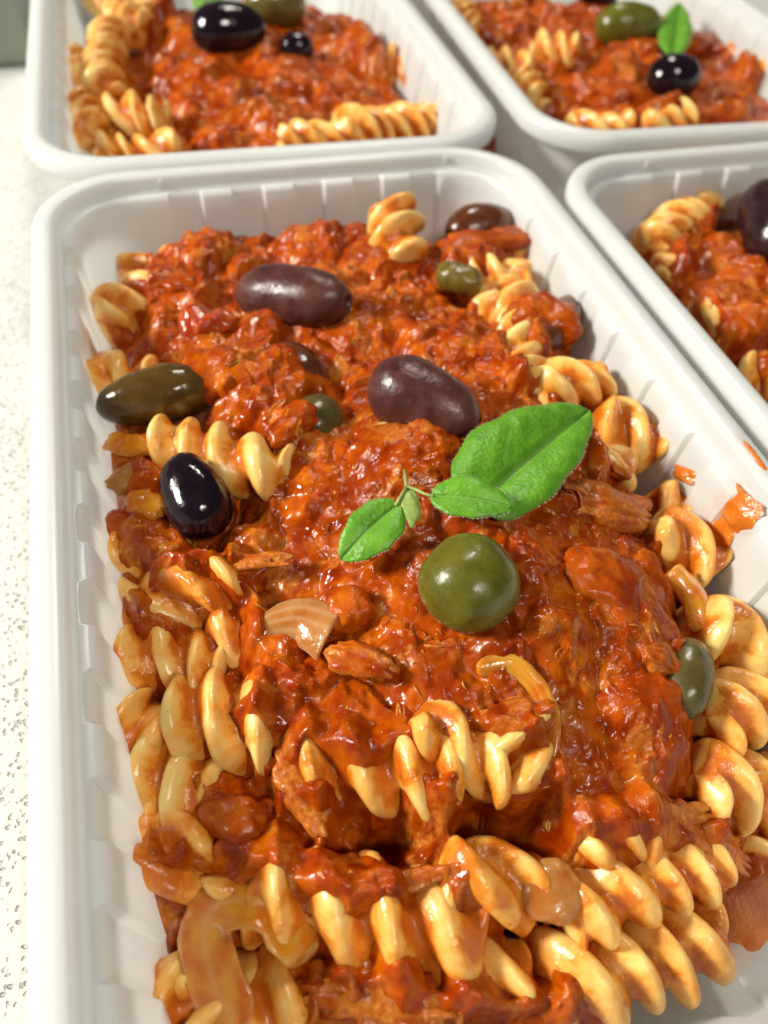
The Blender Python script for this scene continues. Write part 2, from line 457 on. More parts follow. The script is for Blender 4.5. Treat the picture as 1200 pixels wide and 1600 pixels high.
def make_tray(cx, cy, rot, label):
    t = empty('food_tray', (cx, cy, 0)); t.rotation_euler[2] = math.radians(rot)
    if label.startswith('milky plastic tray at upper left'): t.scale = (1.045, 1.0, 1.0)
    tag(t, label, 'container', 'four milky plastic food trays')
    if 'body' not in TRAYM:
        wt = WALL_TOP
        prof = [(wall_inset(FLOOR_Z) + 5.0, FLOOR_Z, 0), (wall_inset(FLOOR_Z) + 2.2, FLOOR_Z + 0.5, 0.2), (wall_inset(FLOOR_Z + 2) + 0.6, FLOOR_Z + 2.0, 0.7),
                (wall_inset(FLOOR_Z + 4), FLOOR_Z + 4, 1)]
        for z in (10, 16, 22, 28, 33): prof.append((wall_inset(z), z, 1))
        prof += [(wall_inset(wt[1] - 0.9), wt[1] - 0.9, 1), (wt[0] + 0.55, wt[1] - 0.25, 1), (wt[0] + 0.1, wt[1] + 0.02, 0.9), (wt[0] - 0.6, wt[1] + 0.08, 0)]
        th = 0.7
        outer = [(wt[0] - 0.6, wt[1] - th, 0), (wt[0] - 0.3, wt[1] - 1.2, 0.6)]
        for z in (33, 28, 22, 16, 10, 5): outer.append((wall_inset(z) - th, z, 1))
        outer += [(wall_inset(2.5) + 0.4, 1.6, 0.5), (wall_inset(FLOOR_Z) + 3.5, 0.15, 0)]
        V, F = sweep(list(prof), cap0=True)
        V2, F2 = sweep(outer, cap1=True)
        # join the two shells
        n = len(V); nv = len(PERIM)
        F += [tuple(i + n for i in f) for f in F2]
        a0 = (len(prof) - 1) * nv
        F += [(a0 + j, a0 + (j + 1) % nv, n + (j + 1) % nv, n + j) for j in range(nv)]
        V = np.vstack([V, V2])
        body = mesh_obj('tray_body', V, F, PLASTIC, parent=t, smooth='angle')
        rp = [(6.0, H - 3.52, 0), (5.45, H - 3.35, 0), (5.15, H - 2.9, 0), (4.9, H - 1.0, 0), (4.65, H - 0.35, 0), (4.1, H - 0.02, 0), (3.2, H + 0.12, 0),
              (1.9, H + 0.05, 0), (0.9, H - 0.25, 0), (0.3, H - 0.8, 0), (0.02, H - 1.7, 0), (0.0, H - 4.6, 0), (0.2, H - 4.9, 0), (0.75, H - 4.9, 0), (0.85, H - 1.9, 0), (1.6, H - 1.0, 0), (3.9, H - 0.9, 0),
              (4.3, H - 1.6, 0), (4.5, H - 3.6, 0), (5.0, H - 4.2, 0), (6.0, H - 4.22, 0)]
        Vr, Fr = sweep(rp)
        # lid-seat nibs: small upright ridges on the seat wall
        a = (len(rp) - 1) * nv
        Fr += [(a + j, a + (j + 1) % nv, (j + 1) % nv, j) for j in range(nv)]
        rim = mesh_obj('rim', Vr, Fr, PLASTIC, parent=t)
        nib_v = np.array([[x, y, z] for z in (0, 2.6) for (x, y) in ((-0.35, 0), (0.35, 0), (0.25, -0.45), (-0.25, -0.45))])
        nib_f = [(0, 1, 2, 3), (7, 6, 5, 4), (0, 4, 5, 1), (1, 5, 6, 2), (2, 6, 7, 3), (3, 7, 4, 0)]
        TRAYM['body'] = body.data; TRAYM['rim'] = rim.data; TRAYM['nib'] = (nib_v, nib_f)
        first = True
    else:
        for nm in ('body', 'rim'):
            o = bpy.data.objects.new('tray_body' if nm == 'body' else 'rim', TRAYM[nm]); col.objects.link(o); o.parent = t
    for x in (-31.5, 40.0):
        for s in (1, -1):
            if 'nibmesh' not in TRAYM:
                o = mesh_obj('nib', TRAYM['nib'][0], TRAYM['nib'][1], PLASTIC, parent=t, smooth=False); TRAYM['nibmesh'] = o.data
            else:
                o = bpy.data.objects.new('nib', TRAYM['nibmesh']); col.objects.link(o); o.parent = t
            o.location = Vector((x * MM, s * (TL / 2 - 4.95) * MM, (H - 3.4) * MM))
            if s < 0: o.rotation_euler[2] = math.pi
    return t
TRAYM = {}
TRAYS = {'main': (33.6, 86.8, 0.0), 'bl': (35.4, 288.2, -1.0), 'br': (167.0, 281.5, -2.5), 'rt': (157.2, 75.6, 0.0)}
make_tray(*TRAYS['main'], 'milky plastic tray in the foreground, its whole left side in view')
make_tray(*TRAYS['bl'], 'milky plastic tray at upper left, directly behind the foreground tray')
make_tray(*TRAYS['br'], 'milky plastic tray at upper right holding a green olive beside an upright leaf')
make_tray(*TRAYS['rt'], 'milky plastic tray cut off by the right edge of the picture')

# ------------------------------------------------------------------ food surface model
class Surf:
    """thin-plate surface through control points (world mm)"""
    def __init__(s, pts):
        P = np.array(pts, float); s.xy = P[:, :2]; n = len(P)
        K = s.k(np.linalg.norm(s.xy[:, None] - s.xy[None], axis=2))
        A = np.zeros((n + 3, n + 3)); A[:n, :n] = K + np.eye(n) * 8.0
        A[:n, n] = 1; A[:n, n + 1:] = s.xy; A[n, :n] = 1; A[n + 1:, :n] = s.xy.T
        s.w = np.linalg.solve(A, np.r_[P[:, 2], 0, 0, 0]); s.n = n
    @staticmethod
    def k(r): return np.where(r > 1e-9, r * r * np.log(r + 1e-9), 0.0) * 0.01
    def __call__(s, X):
        X = np.atleast_2d(np.asarray(X, float))[:, :2]
        K = s.k(np.linalg.norm(X[:, None] - s.xy[None], axis=2))
        return K @ s.w[:s.n] + s.w[s.n] + X @ s.w[s.n + 1:]
def loc2w(tr, pts):
    cx, cy, r = TRAYS[tr]; c, s = math.cos(math.radians(r)), math.sin(math.radians(r))
    return [(cx + c * x - s * y, cy + s * x + c * y, z) for x, y, z in pts]
SURF = {'main': Surf([(0, 172, 26), (30, 172, 28), (70, 172, 27), (-14, 150, 25), (82, 150, 28),
                      (-15, 120, 29), (-15, 90, 27), (-15, 60, 23), (-14, 40, 20), (-13, 20, 19),
                      (83, 120, 31), (83, 80, 26), (82, 57, 23), (80, 40, 21), (77, 16, 6), (60, 4, 4), (30, 4, 10), (0, 4, 14),
                      (30, 145, 32), (30, 110, 34), (33, 85, 38), (33, 60, 37.5), (30, 45, 35), (55, 75, 37), (58, 48, 34.5), (60, 110, 33),
                      (10, 95, 31), (8, 60, 28), (20, 28, 27), (8, 14, 21), (40, 17, 22), (60, 24, 22), (70, 32, 25)])}
gen = [(x, y, 29.5 - 4.5 * (abs(x) / 50) ** 2 - 4.0 * (abs(y) / 84) ** 4) for x in (-50, -25, 0, 25, 50) for y in (-84, -50, -15, 20, 55, 84)]
for tr in ('bl', 'br', 'rt'): SURF[tr] = Surf(loc2w(tr, gen))
def on(tr, px, py, dz=0.0):
    """point where the picture ray through a pixel meets the food surface of a tray raised by dz"""
    z = 30.0 + dz
    for _ in range(40):
        p = at(px, py, z); z = 0.5 * z + 0.5 * (float(SURF[tr](p)[0]) + dz)
        z = min(max(z, 2.0), 60.0)
    return at(px, py, z)

# ------------------------------------------------------------------ fusilli
PASTA_PTS = {k: [] for k in TRAYS}
_pseed = [0]
def fusilli(tr, a, b, label, R=6.3, dz=-2.0, dz2=None, coat=0.3, phase=None, bend=None, pitch=21.0, lobes=3, group=None, min_len=0, bare=False):
    _pseed[0] += 1; sd = _pseed[0]; rs = np.random.RandomState(sd * 7 + 3)
    p0 = on(tr, a[0], a[1], dz); p1 = on(tr, b[0], b[1], dz if dz2 is None else dz2)
    c = (p0 + p1) / 2; ax = p1 - p0; L = float(np.linalg.norm(ax))
    if L < min_len: 
        ax = ax / L; L = min_len
    t, u, w = frame(ax)
    ph = rs.uniform(0, 6.28) if phase is None else phase
    bd = rs.uniform(-1.6, 1.6) if bend is None else bend
    nr = max(12, int(L / 0.62)); na = 44
    s = np.linspace(-L / 2, L / 2, nr); th = np.linspace(0, 2 * np.pi, na, endpoint=False)
    S, TH = np.meshgrid(s, th, indexing='ij')
    pit = pitch * rs.uniform(0.92, 1.08)
    wob = 0.4 * np.sin(S / 7.0 + rs.uniform(0, 6)) + 0.25 * np.sin(S / 3.1 + rs.uniform(0, 6))
    phi = TH - 2 * np.pi * S / pit - ph + wob
    g = np.abs(np.sin(lobes / 2.0 * phi)) ** 2.5
    lv = 1 + (0.09 if lobes == 3 else 0.04) * np.cos(phi + rs.uniform(0, 6))                 # unequal fins
    r = R * lv * (1 - (0.48 if lobes == 3 else 0.44) * g)
    e = 1.9
    d = np.minimum(S + L / 2, L / 2 - S)
    cut = 0.9 * np.sin(TH * 1 + rs.uniform(0, 6))                  # slanted, uneven ends
    d = np.clip(d + cut * np.clip(1 - d / 5, 0, 1) * 0.5 * np.clip(d / 0.9, 0, 1), 0, None)
    r = r * np.sqrt(np.clip(1 - np.clip((e - d) / e, 0, 1) ** 2, 0.0, 1)) ** 0.8
    r = np.maximum(r, 0.05)
    off = bd * (1 - (2 * S / L) ** 2)
    base = S[..., None] * t + off[..., None] * u
    V = base + r[..., None] * (np.cos(TH)[..., None] * u + np.sin(TH)[..., None] * w)
    V = V.reshape(-1, 3)
    nz = fbm(V + sd * 31.7, 4.5, 2, 5)
    nrm = V - base.reshape(-1, 3); nrm /= (np.linalg.norm(nrm, axis=1, keepdims=True) + 1e-6)
    V = V + nrm * (nz * 0.40)[:, None] * np.clip(d.reshape(-1) / 1.5, 0, 1)[:, None]
    o = mesh_obj('fusilli_pasta', V, grid_faces(nr, na), PASTA, loc=c,
                 attrs={'groove': g.ravel(), 'coat': np.clip(coat + 0.35 * fbm(V + sd * 11.3, 7.0, 2, 9), 0, 1)})
    if not bare: PASTA_PTS[tr].append(V + c)
    tag(o, label, 'pasta', group or 'fusilli pieces')
    return o

# --- foreground tray
M_ = 'main'
fusilli(M_, (616, 322), (636, 420), 'pale fusilli end standing upright at the back wall of the foreground tray', dz=6.0, dz2=-2, R=7.2, coat=.0, phase=1.3, pitch=17, lobes=2, bare=True)
fusilli(M_, (150, 500), (290, 455), 'fusilli seen end-on against the left wall, nearest the back left corner', dz=-1, dz2=-4, coat=.12, R=7)
fusilli(M_, (185, 440), (320, 410), 'fusilli mostly under sauce behind the end-on piece at back left', dz=-2.5, coat=.35)
fusilli(M_, (110, 555), (245, 610), 'fusilli at the left wall just left of the brown-green olive', dz=-2, dz2=-5, coat=.1, R=6.6)
fusilli(M_, (248, 690), (450, 745), 'clean fusilli of four fins between the brown-green and black olives', dz=-1.5, dz2=-1.5, coat=.05, R=6.2, phase=1.2, pitch=12.5, lobes=2, bare=True)
fusilli(M_, (195, 950), (385, 895), 'fusilli below the black olive with sauce over its top', dz=-2.5, coat=.32, phase=.6)
fusilli(M_, (195, 1010), (345, 1075), 'fusilli end at the left wall just above the plump two-finned piece', dz=-3, dz2=-3, coat=.25, R=6)
fusilli(M_, (320, 985), (420, 1030), 'short fusilli end squeezed beside the onion piece', dz=-3, dz2=-5, coat=.2, R=5.6)
fusilli(M_, (262, 1120), (440, 1150), 'plump pale fusilli with two fat fins left of the sauce', dz=-0.8, dz2=-3, coat=.05, R=7.6, phase=2.2, pitch=15, lobes=2)
fusilli(M_, (225, 1185), (345, 1255), 'pale fusilli under the plump two-finned piece at left', dz=-4.5, dz2=-3.5, coat=.06, R=7.0, pitch=15, lobes=2)
fusilli(M_, (205, 1100), (255, 1195), 'fusilli standing against the left wall beside the plump two-finned piece', dz=-4, coat=.28, R=6.2)
fusilli(M_, (225, 1350), (350, 1300), 'fusilli with red sauce patch at the lower left wall', dz=-4, coat=.42, R=6.8)
fusilli(M_, (235, 1255), (330, 1320), 'fusilli deep against the left wall under a red sauce clump', dz=-7, coat=.3)
fusilli(M_, (440, 1195), (730, 1215), 'large fusilli below the green olive with three bold upright fins', dz=-3.4, dz2=-3.6, coat=.36, R=7.2, phase=2.5, pitch=14.5, lobes=2, bend=-1)
fusilli(M_, (640, 1125), (800, 1240), 'orange-stained fusilli tip pointing towards the camera', dz=0.5, dz2=-1.5, coat=.34, R=4.8, pitch=18, bare=True)
fusilli(M_, (800, 1105), (825, 1240), 'single pale fin showing under the curved onion strip', dz=-2.5, coat=.12, R=6)
fusilli(M_, (385, 1385), (760, 1450), 'long fusilli in the front with hanging pale fins and red sauce on top', dz=-2.0, dz2=-2.5, coat=.24, R=7.4, phase=.4, pitch=16, lobes=2, bend=.8)
fusilli(M_, (680, 1365), (850, 1400), 'fusilli between the long front piece and the glassy onion', dz=-1, dz2=-2, coat=.36, R=5.6)
fusilli(M_, (880, 1440), (1115, 1350), 'upper of the two pale fusilli at lower right', dz=0.0, dz2=-0.5, coat=.14, R=6.0, phase=1.0, pitch=12.5, lobes=2)
fusilli(M_, (845, 1545), (1120, 1450), 'lowest pale fusilli at lower right, beside the bare tray floor', dz=-1.0, dz2=-0.5, coat=.10, R=6.8, phase=.2, pitch=14, lobes=2)
fusilli(M_, (690, 1530), (830, 1535), 'short pale fusilli tip near the bottom edge, right of centre', dz=-1.5, coat=.16, R=4.6)
fusilli(M_, (245, 1500), (290, 1600), 'fusilli along the left wall at the bottom edge', dz=-4, coat=.28, R=6.2)
fusilli(M_, (325, 1490), (345, 1640), 'pale fusilli under the orange onion loop', dz=-4.5, coat=.16, R=6.4, pitch=24)
fusilli(M_, (380, 1545), (500, 1580), 'orange-stained fusilli right of the onion loop at the bottom', dz=-4, coat=.5, R=6.2)
fusilli(M_, (400, 1330), (330, 1390), 'fusilli end hidden behind the left end of the long front piece', dz=-4, coat=.25, R=5.6)
fusilli(M_, (895, 1320), (1000, 1280), 'small pointed fusilli tip under the tuna at lower right', dz=-1, dz2=-3, coat=.2, R=4.8)
fusilli(M_, (1080, 960), (1200, 1060), 'pale fusilli at the right wall beside the half-buried green olive', dz=-1.5, dz2=-1.5, coat=.08, R=7.2, pitch=15, lobes=2)
fusilli(M_, (1105, 1120), (1230, 1090), 'fusilli below the half-buried green olive at the right edge', dz=-1.5, coat=.14, R=6.8, phase=1.3)
fusilli(M_, (1085, 1210), (1215, 1270), 'lowest fusilli of the pile along the right edge', dz=-1.5, coat=.22, R=6.8, phase=2.0)
fusilli(M_, (1150, 1330), (1220, 1200), 'fusilli end at the right edge above the tray corner', dz=-5, coat=.25, R=6.0)
fusilli(M_, (835, 610), (945, 605), 'fusilli with two bright fins behind the big leaf', dz=-0.5, dz2=-1, coat=.22, R=5.8, phase=.8)
fusilli(M_, (930, 640), (1030, 715), 'fusilli against the right wall to the right of the big leaf', dz=-0.5, dz2=-1, coat=.22, R=6.6, pitch=22)
fusilli(M_, (1015, 815), (1110, 905), 'sauce-smeared fusilli at the right wall below the orange smear', dz=-1.0, coat=.40, R=6.2)
fusilli(M_, (805, 455), (822, 620), 'fusilli running away from the camera showing a row of small pale tips', dz=-1.5, coat=.14, R=5.2, pitch=17)
fusilli(M_, (690, 425), (830, 445), 'fusilli under the red-brown olive in the back right corner', dz=-1.5, coat=.15, R=5.6)
fusilli(M_, (905, 725), (985, 745), 'small pale fusilli end peeking out by the tip of the big leaf', dz=-1.5, coat=.3, R=5.0)
fusilli(M_, (185, 845), (300, 860), 'pale fusilli bit under sauce below the left of the black olive', dz=-3.0, coat=.35, R=5.4)
fusilli(M_, (760, 505), (840, 400), 'fusilli in the shadow under the back right tomato clump', dz=-4.0, coat=.2, R=5.8)
fusilli(M_, (950, 1250), (1080, 1330), 'fusilli under the tuna chunk above the pale pair at lower right', dz=-4.0, coat=.4, R=5.8)
fusilli(M_, (560, 1500), (720, 1560), 'dark sauce-coated fusilli between the long front piece and the bottom edge', dz=-4.5, coat=.7, R=6.0)
fusilli(M_, (1030, 760), (1070, 820), 'small fusilli end at the right wall under the orange smear', dz=-2.0, coat=.3, R=5.0)

# --- back left tray
B_ = 'bl'
GB = 'fusilli pieces in the upper left tray'
fusilli(B_, (175, 55), (165, 150), 'fusilli at the left wall of the upper left tray with three stacked fins', dz=1.5, R=7.0, coat=.12, group=GB, phase=.5)
fusilli(B_, (150, -15), (215, 45), 'topmost fusilli at the left wall of the upper left tray', dz=1, R=6.8, coat=.10, group=GB)
fusilli(B_, (125, 160), (150, 215), 'fusilli low against the left wall of the upper left tray', dz=-1, R=6.5, coat=.3, group=GB)
fusilli(B_, (165, 180), (265, 190), 'fusilli with two fat pale fins at the front left of the upper left tray', dz=0, R=7.0, coat=.08, group=GB, phase=1.0)
fusilli(B_, (150, 240), (290, 235), 'fusilli tips along the front wall of the upper left tray, left part', dz=-1, R=6.0, coat=.2, group=GB)
fusilli(B_, (260, 5), (215, 30), 'short pale fusilli end left of the black olive in the upper left tray', dz=1, R=5.5, coat=.15, group=GB)
fusilli(B_, (525, 205), (720, 195), 'long fusilli at the front right of the upper left tray', dz=0.5, R=6.4, coat=.16, group=GB, pitch=19)
fusilli(B_, (430, 228), (550, 218), 'fusilli tip at the middle of the front wall in the upper left tray', dz=-0.5, R=5.6, coat=.2, group=GB)
fusilli(B_, (600, 95), (665, 130), 'fusilli at the right wall of the upper left tray', dz=0.5, R=6.0, coat=.2, group=GB)
fusilli(B_, (560, 60), (600, 110), 'orange-stained fusilli right of the sauce in the upper left tray', dz=0.5, R=5.2, coat=.4, group=GB)
fusilli(B_, (590, -10), (615, 50), 'pale fusilli at the upper right end of the upper left tray', dz=0.5, R=6.0, coat=.1, group=GB)
fusilli(B_, (655, 175), (725, 215), 'fusilli end in the front right corner of the upper left tray', dz=-1.5, R=6.0, coat=.3, group=GB)
fusilli(B_, (115, 95), (135, 140), 'fusilli squeezed between wall and stacked fins in the upper left tray', dz=-2.0, R=5.6, coat=.3, group=GB)
# --- back right tray
C_ = 'br'
GC = 'fusilli pieces in the upper right tray'
fusilli(C_, (835, 70), (905, 85), 'upright pale fusilli in the sauce of the upper right tray', dz=3, R=5.8, coat=.08, group=GC, phase=.2, bare=True)
fusilli(C_, (760, 100), (835, 110), 'pale fusilli at the left wall of the upper right tray', dz=0.5, R=6.0, coat=.12, group=GC)
fusilli(C_, (810, 120), (840, 170), 'fusilli end with a red centre at the left of the upper right tray', dz=0.5, R=6.2, coat=.2, group=GC)
fusilli(C_, (880, 205), (990, 200), 'fusilli along the front wall of the upper right tray', dz=-0.5, R=6.0, coat=.16, group=GC)
fusilli(C_, (1000, 200), (1075, 185), 'striped fusilli below the black olive in the upper right tray', dz=0.5, R=6.2, coat=.14, group=GC, phase=1.1)
fusilli(C_, (1150, 90), (1215, 70), 'fusilli at the right edge of the upper right tray', dz=1, R=6.0, coat=.1, group=GC)
fusilli(C_, (1150, 115), (1220, 130), 'lower fusilli at the right edge of the upper right tray', dz=0, R=6.0, coat=.2, group=GC)
fusilli(C_, (715, 15), (745, 60), 'fusilli at the far left wall of the upper right tray', dz=0, R=6.0, coat=.25, group=GC)
# --- right tray
D_ = 'rt'
GD = 'fusilli pieces in the tray at right'
fusilli(D_, (1010, 385), (1120, 300), 'long striped fusilli in the back left corner of the right tray', dz=1.5, R=6.6, coat=.12, group=GD, pitch=19, phase=.4)
fusilli(D_, (1040, 335), (1160, 275), 'saucy fusilli peak behind the striped one in the right tray', dz=0, dz2=3.5, R=6.0, coat=.38, group=GD)
fusilli(D_, (1020, 425), (1070, 415), 'small fusilli end below the striped one in the right tray', dz=-1, R=5.4, coat=.2, group=GD)
fusilli(D_, (1080, 490), (1160, 530), 'pale fusilli at the left wall of the right tray, upper one', dz=-1, R=5.8, coat=.2, group=GD)
fusilli(D_, (1120, 520), (1190, 510), 'pale fusilli fin in the middle of the right tray', dz=-0.5, R=5.4, coat=.2, group=GD)
fusilli(D_, (1155, 580), (1215, 620), 'pale fusilli at the left wall of the right tray, lower one', dz=-1, R=6.2, coat=.14, group=GD)

# ------------------------------------------------------------------ sauce
def poly_sd(P, poly):
    poly = np.asarray(poly, float); n = len(poly)
    d = np.full(len(P), 1e9); ins = np.zeros(len(P), bool)
    for i in range(n):
        a = poly[i]; b = poly[(i + 1) % n]; ab = b - a
        t = np.clip(((P - a) @ ab) / (ab @ ab + 1e-9), 0, 1)
        d = np.minimum(d, np.linalg.norm(P - (a + t[:, None] * ab), axis=1))
        c = ((a[1] > P[:, 1]) != (b[1] > P[:, 1])) & (P[:, 0] < (b[0] - a[0]) * (P[:, 1] - a[1]) / (b[1] - a[1] + 1e-12) + a[0])
        ins ^= c
    return np.where(ins, d, -d)
def box_blur(A, k):
    for ax in (0, 1):
        c = np.cumsum(np.insert(np.pad(A, [(k, k) if a == ax else (0, 0) for a in (0, 1)], mode='edge'), 0, 0, axis=ax), axis=ax)
        n = 2 * k + 1
        A = (np.take(c, range(n, c.shape[ax]), ax) - np.take(c, range(0, c.shape[ax] - n), ax)) / n
    return A
def dil(A, k):
    for ax in (0, 1):
        B = A.copy()
        for s in range(1, k + 1):
            B = np.maximum(B, np.roll(A, s, ax)); B = np.maximum(B, np.roll(A, -s, ax))
        A = B
    return A
SAUCE_H = {}
def sauce(tr, polys, label, res, seed, ylim=None, bumps=(), xlim=None):
    cx, cy, rot = TRAYS[tr]
    hw, hl = TW / 2 - 7.5, TL / 2 - 7.5
    xs = np.arange(-hw, hw + res, res); ys = np.arange(-hl, hl + res, res)
    if ylim: ys = ys[(ys > ylim[0]) & (ys < ylim[1])]
    if xlim: xs = xs[(xs > xlim[0]) & (xs < xlim[1])]
    XX, YY = np.meshgrid(xs, ys, indexing='ij'); L2 = np.c_[XX.ravel(), YY.ravel()]
    c, s = math.cos(math.radians(rot)), math.sin(math.radians(rot))
    P = np.c_[cx + c * L2[:, 0] - s * L2[:, 1], cy + s * L2[:, 0] + c * L2[:, 1]]
    F = SURF[tr](P)
    # height of the pasta under each grid point
    ph = np.full(XX.shape, -50.0)
    cr = 0.75
    cgx = int((xs[-1] - xs[0]) / cr) + 2; cgy = int((ys[-1] - ys[0]) / cr) + 2
    hp = np.full((cgx, cgy), -50.0)
    for V in PASTA_PTS[tr]:
        dx, dy = V[:, 0] - cx, V[:, 1] - cy
        lx, ly = c * dx + s * dy, -s * dx + c * dy
        ix = np.round((lx - xs[0]) / cr).astype(int); iy = np.round((ly - ys[0]) / cr).astype(int)
        k = (ix >= 0) & (ix < cgx) & (iy >= 0) & (iy < cgy)
        np.maximum.at(hp, (ix[k], iy[k]), V[k, 2])
    hole = hp < -40
    hp = np.where(hole, dil(hp, 1), hp)
    lowv = (SURF[tr](np.c_[P])).reshape(XX.shape)
    gx = (xs - xs[0]) / cr; gy = (ys - ys[0]) / cr
    def samp(A):
        i = np.clip(gx.astype(int), 0, cgx - 2); j = np.clip(gy.astype(int), 0, cgy - 2); fx = (gx - i)[:, None]; fy = (gy - j)[None]
        return (A[np.ix_(i, j)] * (1 - fx) * (1 - fy) + A[np.ix_(i + 1, j)] * fx * (1 - fy) + A[np.ix_(i, j + 1)] * (1 - fx) * fy + A[np.ix_(i + 1, j + 1)] * fx * fy)
    have = box_blur((hp > -40).astype(float), 1)
    hpf = np.where(hp > -40, hp, -8.0)
    hpb = box_blur(hpf, 1)
    pbd = samp(box_blur(dil(hpf, 1), 2)).ravel(); pb = samp(hpb).ravel(); hv = samp(have).ravel()
    # sauce patches
    sd = np.full(len(P), -1e9)
    warp = np.c_[fbm(P, 7, 3, seed + 1), fbm(P + 50, 7, 3, seed + 2)] * 2.6
    warp += np.c_[fbm(P, 2.2, 2, seed + 3), fbm(P + 50, 2.2, 2, seed + 4)] * 0.9
    for poly in polys:
        lift, poly = (poly if isinstance(poly, tuple) else (0.0, poly))
        w = np.array([on(tr, x, y, lift)[:2] for x, y in poly])
        sd = np.maximum(sd, poly_sd(P + warp, w))
    # chunky relief: soft heaps, some lumps of tomato and fish, smoother wet puree between them
    Pw = P + np.c_[fbm(P, 6, 3, seed + 5), fbm(P + 9, 6, 3, seed + 6)] * 3.0
    ch = sstep(-0.25, 0.35, fbm(P, 11, 2, seed + 15)); ch2 = sstep(-0.15, 0.3, fbm(P, 7, 2, seed + 16))
    k1, k2, r0 = voro(Pw + 20, 17.0, seed + 4); dome0 = np.clip(1 - (k1 / 12.5) ** 2, 0, 1) ** 0.8 * (0.15 + r0) * 6.0
    f1, f2, r1 = voro(Pw, 8.5, seed); dome1 = np.clip(1 - (f1 / 5.9) ** 2, 0, 1) ** 0.7 * (0.2 + r1) * 3.0 * (0.3 + 0.75 * ch)
    g1, g2, r2 = voro(Pw + 40, 4.2, seed + 1); dome2 = np.clip(1 - (g1 / 2.9) ** 2, 0, 1) ** 0.8 * r2 ** 1.5 * 0.75 * ch2
    h1, h2, r3 = voro(Pw + 80, 1.8, seed + 2); dome3 = np.sqrt(np.clip(1 - (h1 / 1.2) ** 2, 0, 1)) * r3 ** 2 * 0.18 * (0.3 + 0.7 * ch)
    rid = 1 - np.abs(fbm(P, 4.5, 4, seed + 8))
    N = dome0 + dome1 + dome2 + dome3 + (rid - 0.75) * 1.3 + fbm(P, 0.9, 2, seed + 10) * 0.05 - 4.2
    for (px, py, r, h) in bumps:
        q = on(tr, px, py, 0)[:2]; N = N + h * np.exp(-((P - q) ** 2).sum(1) / (2 * r * r))
    pb = pb + (pbd - pb) * sstep(-0.5, 2.0, sd) * 0.8
    edge = np.clip((2.5 - sd) * 0.9, 0, 14.0)
    body = F + N - edge * (1 + 0.25 * fbm(P, 3, 2, seed + 11))
    t = np.clip(sd * 0.75, -2.8, 1.5) + 1.7 * fbm(P, 4.5, 3, seed + 12) + dome3 * 0.8 + dome2 * 0.4 + 0.10
    drape = np.where(hv > 0.3, pb + t, -20)
    pool = F - (12.0 if tr == 'main' else 8.5) + N * 0.8
    z = np.maximum(np.maximum(body, np.where(sd > -7, drape, -20)), pool)
    # keep inside the tray walls
    lim = np.minimum(hw - np.abs(L2[:, 0]), hl - np.abs(L2[:, 1]))
    wallin = (wall_inset(z) - 7.5)
    rcx = np.clip(np.abs(L2[:, 0]) - (hw - 14), 0, None); rcy = np.clip(np.abs(L2[:, 1]) - (hl - 14), 0, None)
    corner = 14 - np.hypot(rcx, rcy); lim = np.minimum(lim, np.where((rcx > 0) & (rcy > 0), corner, lim))
    wi = 1.2 + (36.4 - np.clip(z, 2, 36)) * TAPER
    z = np.where(lim < wi + 0.9, np.minimum(z, 36.4 - (np.maximum(wi + 0.9 - lim, 0)) * 7.5 - 8), z)
    z = np.where(lim < 6.0, np.minimum(z, 3.0 + np.clip(lim - 0.5, 0, None) * 9), z)
    z = np.maximum(z, 2.6)
    tuna = sstep(0.55, 0.75, r1) * 0.55 * sstep(-0.2, 0.3, fbm(P, 5, 3, seed + 13)) + sstep(0.72, 0.85, r2) * 0.7
    tuna = np.clip(tuna * sstep(0.35, 0.6, 0.5 + fbm(P, 2.0, 3, seed + 14)), 0, 1)
    zz = z.reshape(XX.shape)
    V = np.c_[P, z]
    nx, ny = XX.shape
    Fq = grid_faces(nx, ny, wrap_v=False)
    # drop the parts lying on the bare floor, then close with a skirt-free open underside resting on the tray
    keepv = z > 2.75
    Fq = Fq[keepv[Fq].any(1)]
    o = mesh_obj('tomato_tuna_sauce', V - [cx, cy, 0], Fq, SAUCE, loc=(cx, cy, 0), attrs={'tuna': tuna})
    tag(o, label, 'sauce', 'tomato sauce in each tray')
    SAUCE_H[tr] = (xs, ys, zz, sd.reshape(XX.shape), tr)
    return o
def sauce_z(tr, x, y):
    xs, ys, zz, sd, _ = SAUCE_H[tr]; cx, cy, rot = TRAYS[tr]
    c, s = math.cos(math.radians(rot)), math.sin(math.radians(rot)); dx, dy = x - cx, y - cy
    lx, ly = c * dx + s * dy, -s * dx + c * dy
    i = int(np.clip(round((lx - xs[0]) / (xs[1] - xs[0])), 0, len(xs) - 1)); j = int(np.clip(round((ly - ys[0]) / (ys[1] - ys[0])), 0, len(ys) - 1))
    return float(zz[i, j]), float(sd[i, j])
MAINPOLY = [(215, 440), (300, 375), (420, 350), (560, 355), (650, 385), (760, 350), (830, 370), (770, 425), (700, 440), (770, 480), (800, 560), (850, 640), (930, 700), (1000, 790),
            (1040, 880), (1075, 960), (1085, 1060), (1080, 1150), (1075, 1250), (1150, 1330), (1060, 1320), (960, 1300), (880, 1330), (830, 1280), (865, 1180), (850, 1140), (800, 1160), (720, 1140),
            (650, 1170), (600, 1185), (520, 1175), (440, 1180), (385, 1140), (400, 1060), (370, 1010), (360, 930), (350, 860), (430, 740), (440, 690), (340, 640), (330, 570), (230, 530)]
FRONT = [(330, 1250), (430, 1250), (500, 1290), (600, 1325), (740, 1340), (720, 1410), (640, 1395), (560, 1410), (430, 1380), (330, 1345)]
BOTTOM = [(480, 1530), (620, 1520), (740, 1560), (880, 1550), (880, 1620), (480, 1620)]
LEFTP = [(175, 680), (235, 690), (255, 830), (350, 850), (330, 890), (200, 880), (170, 800)]
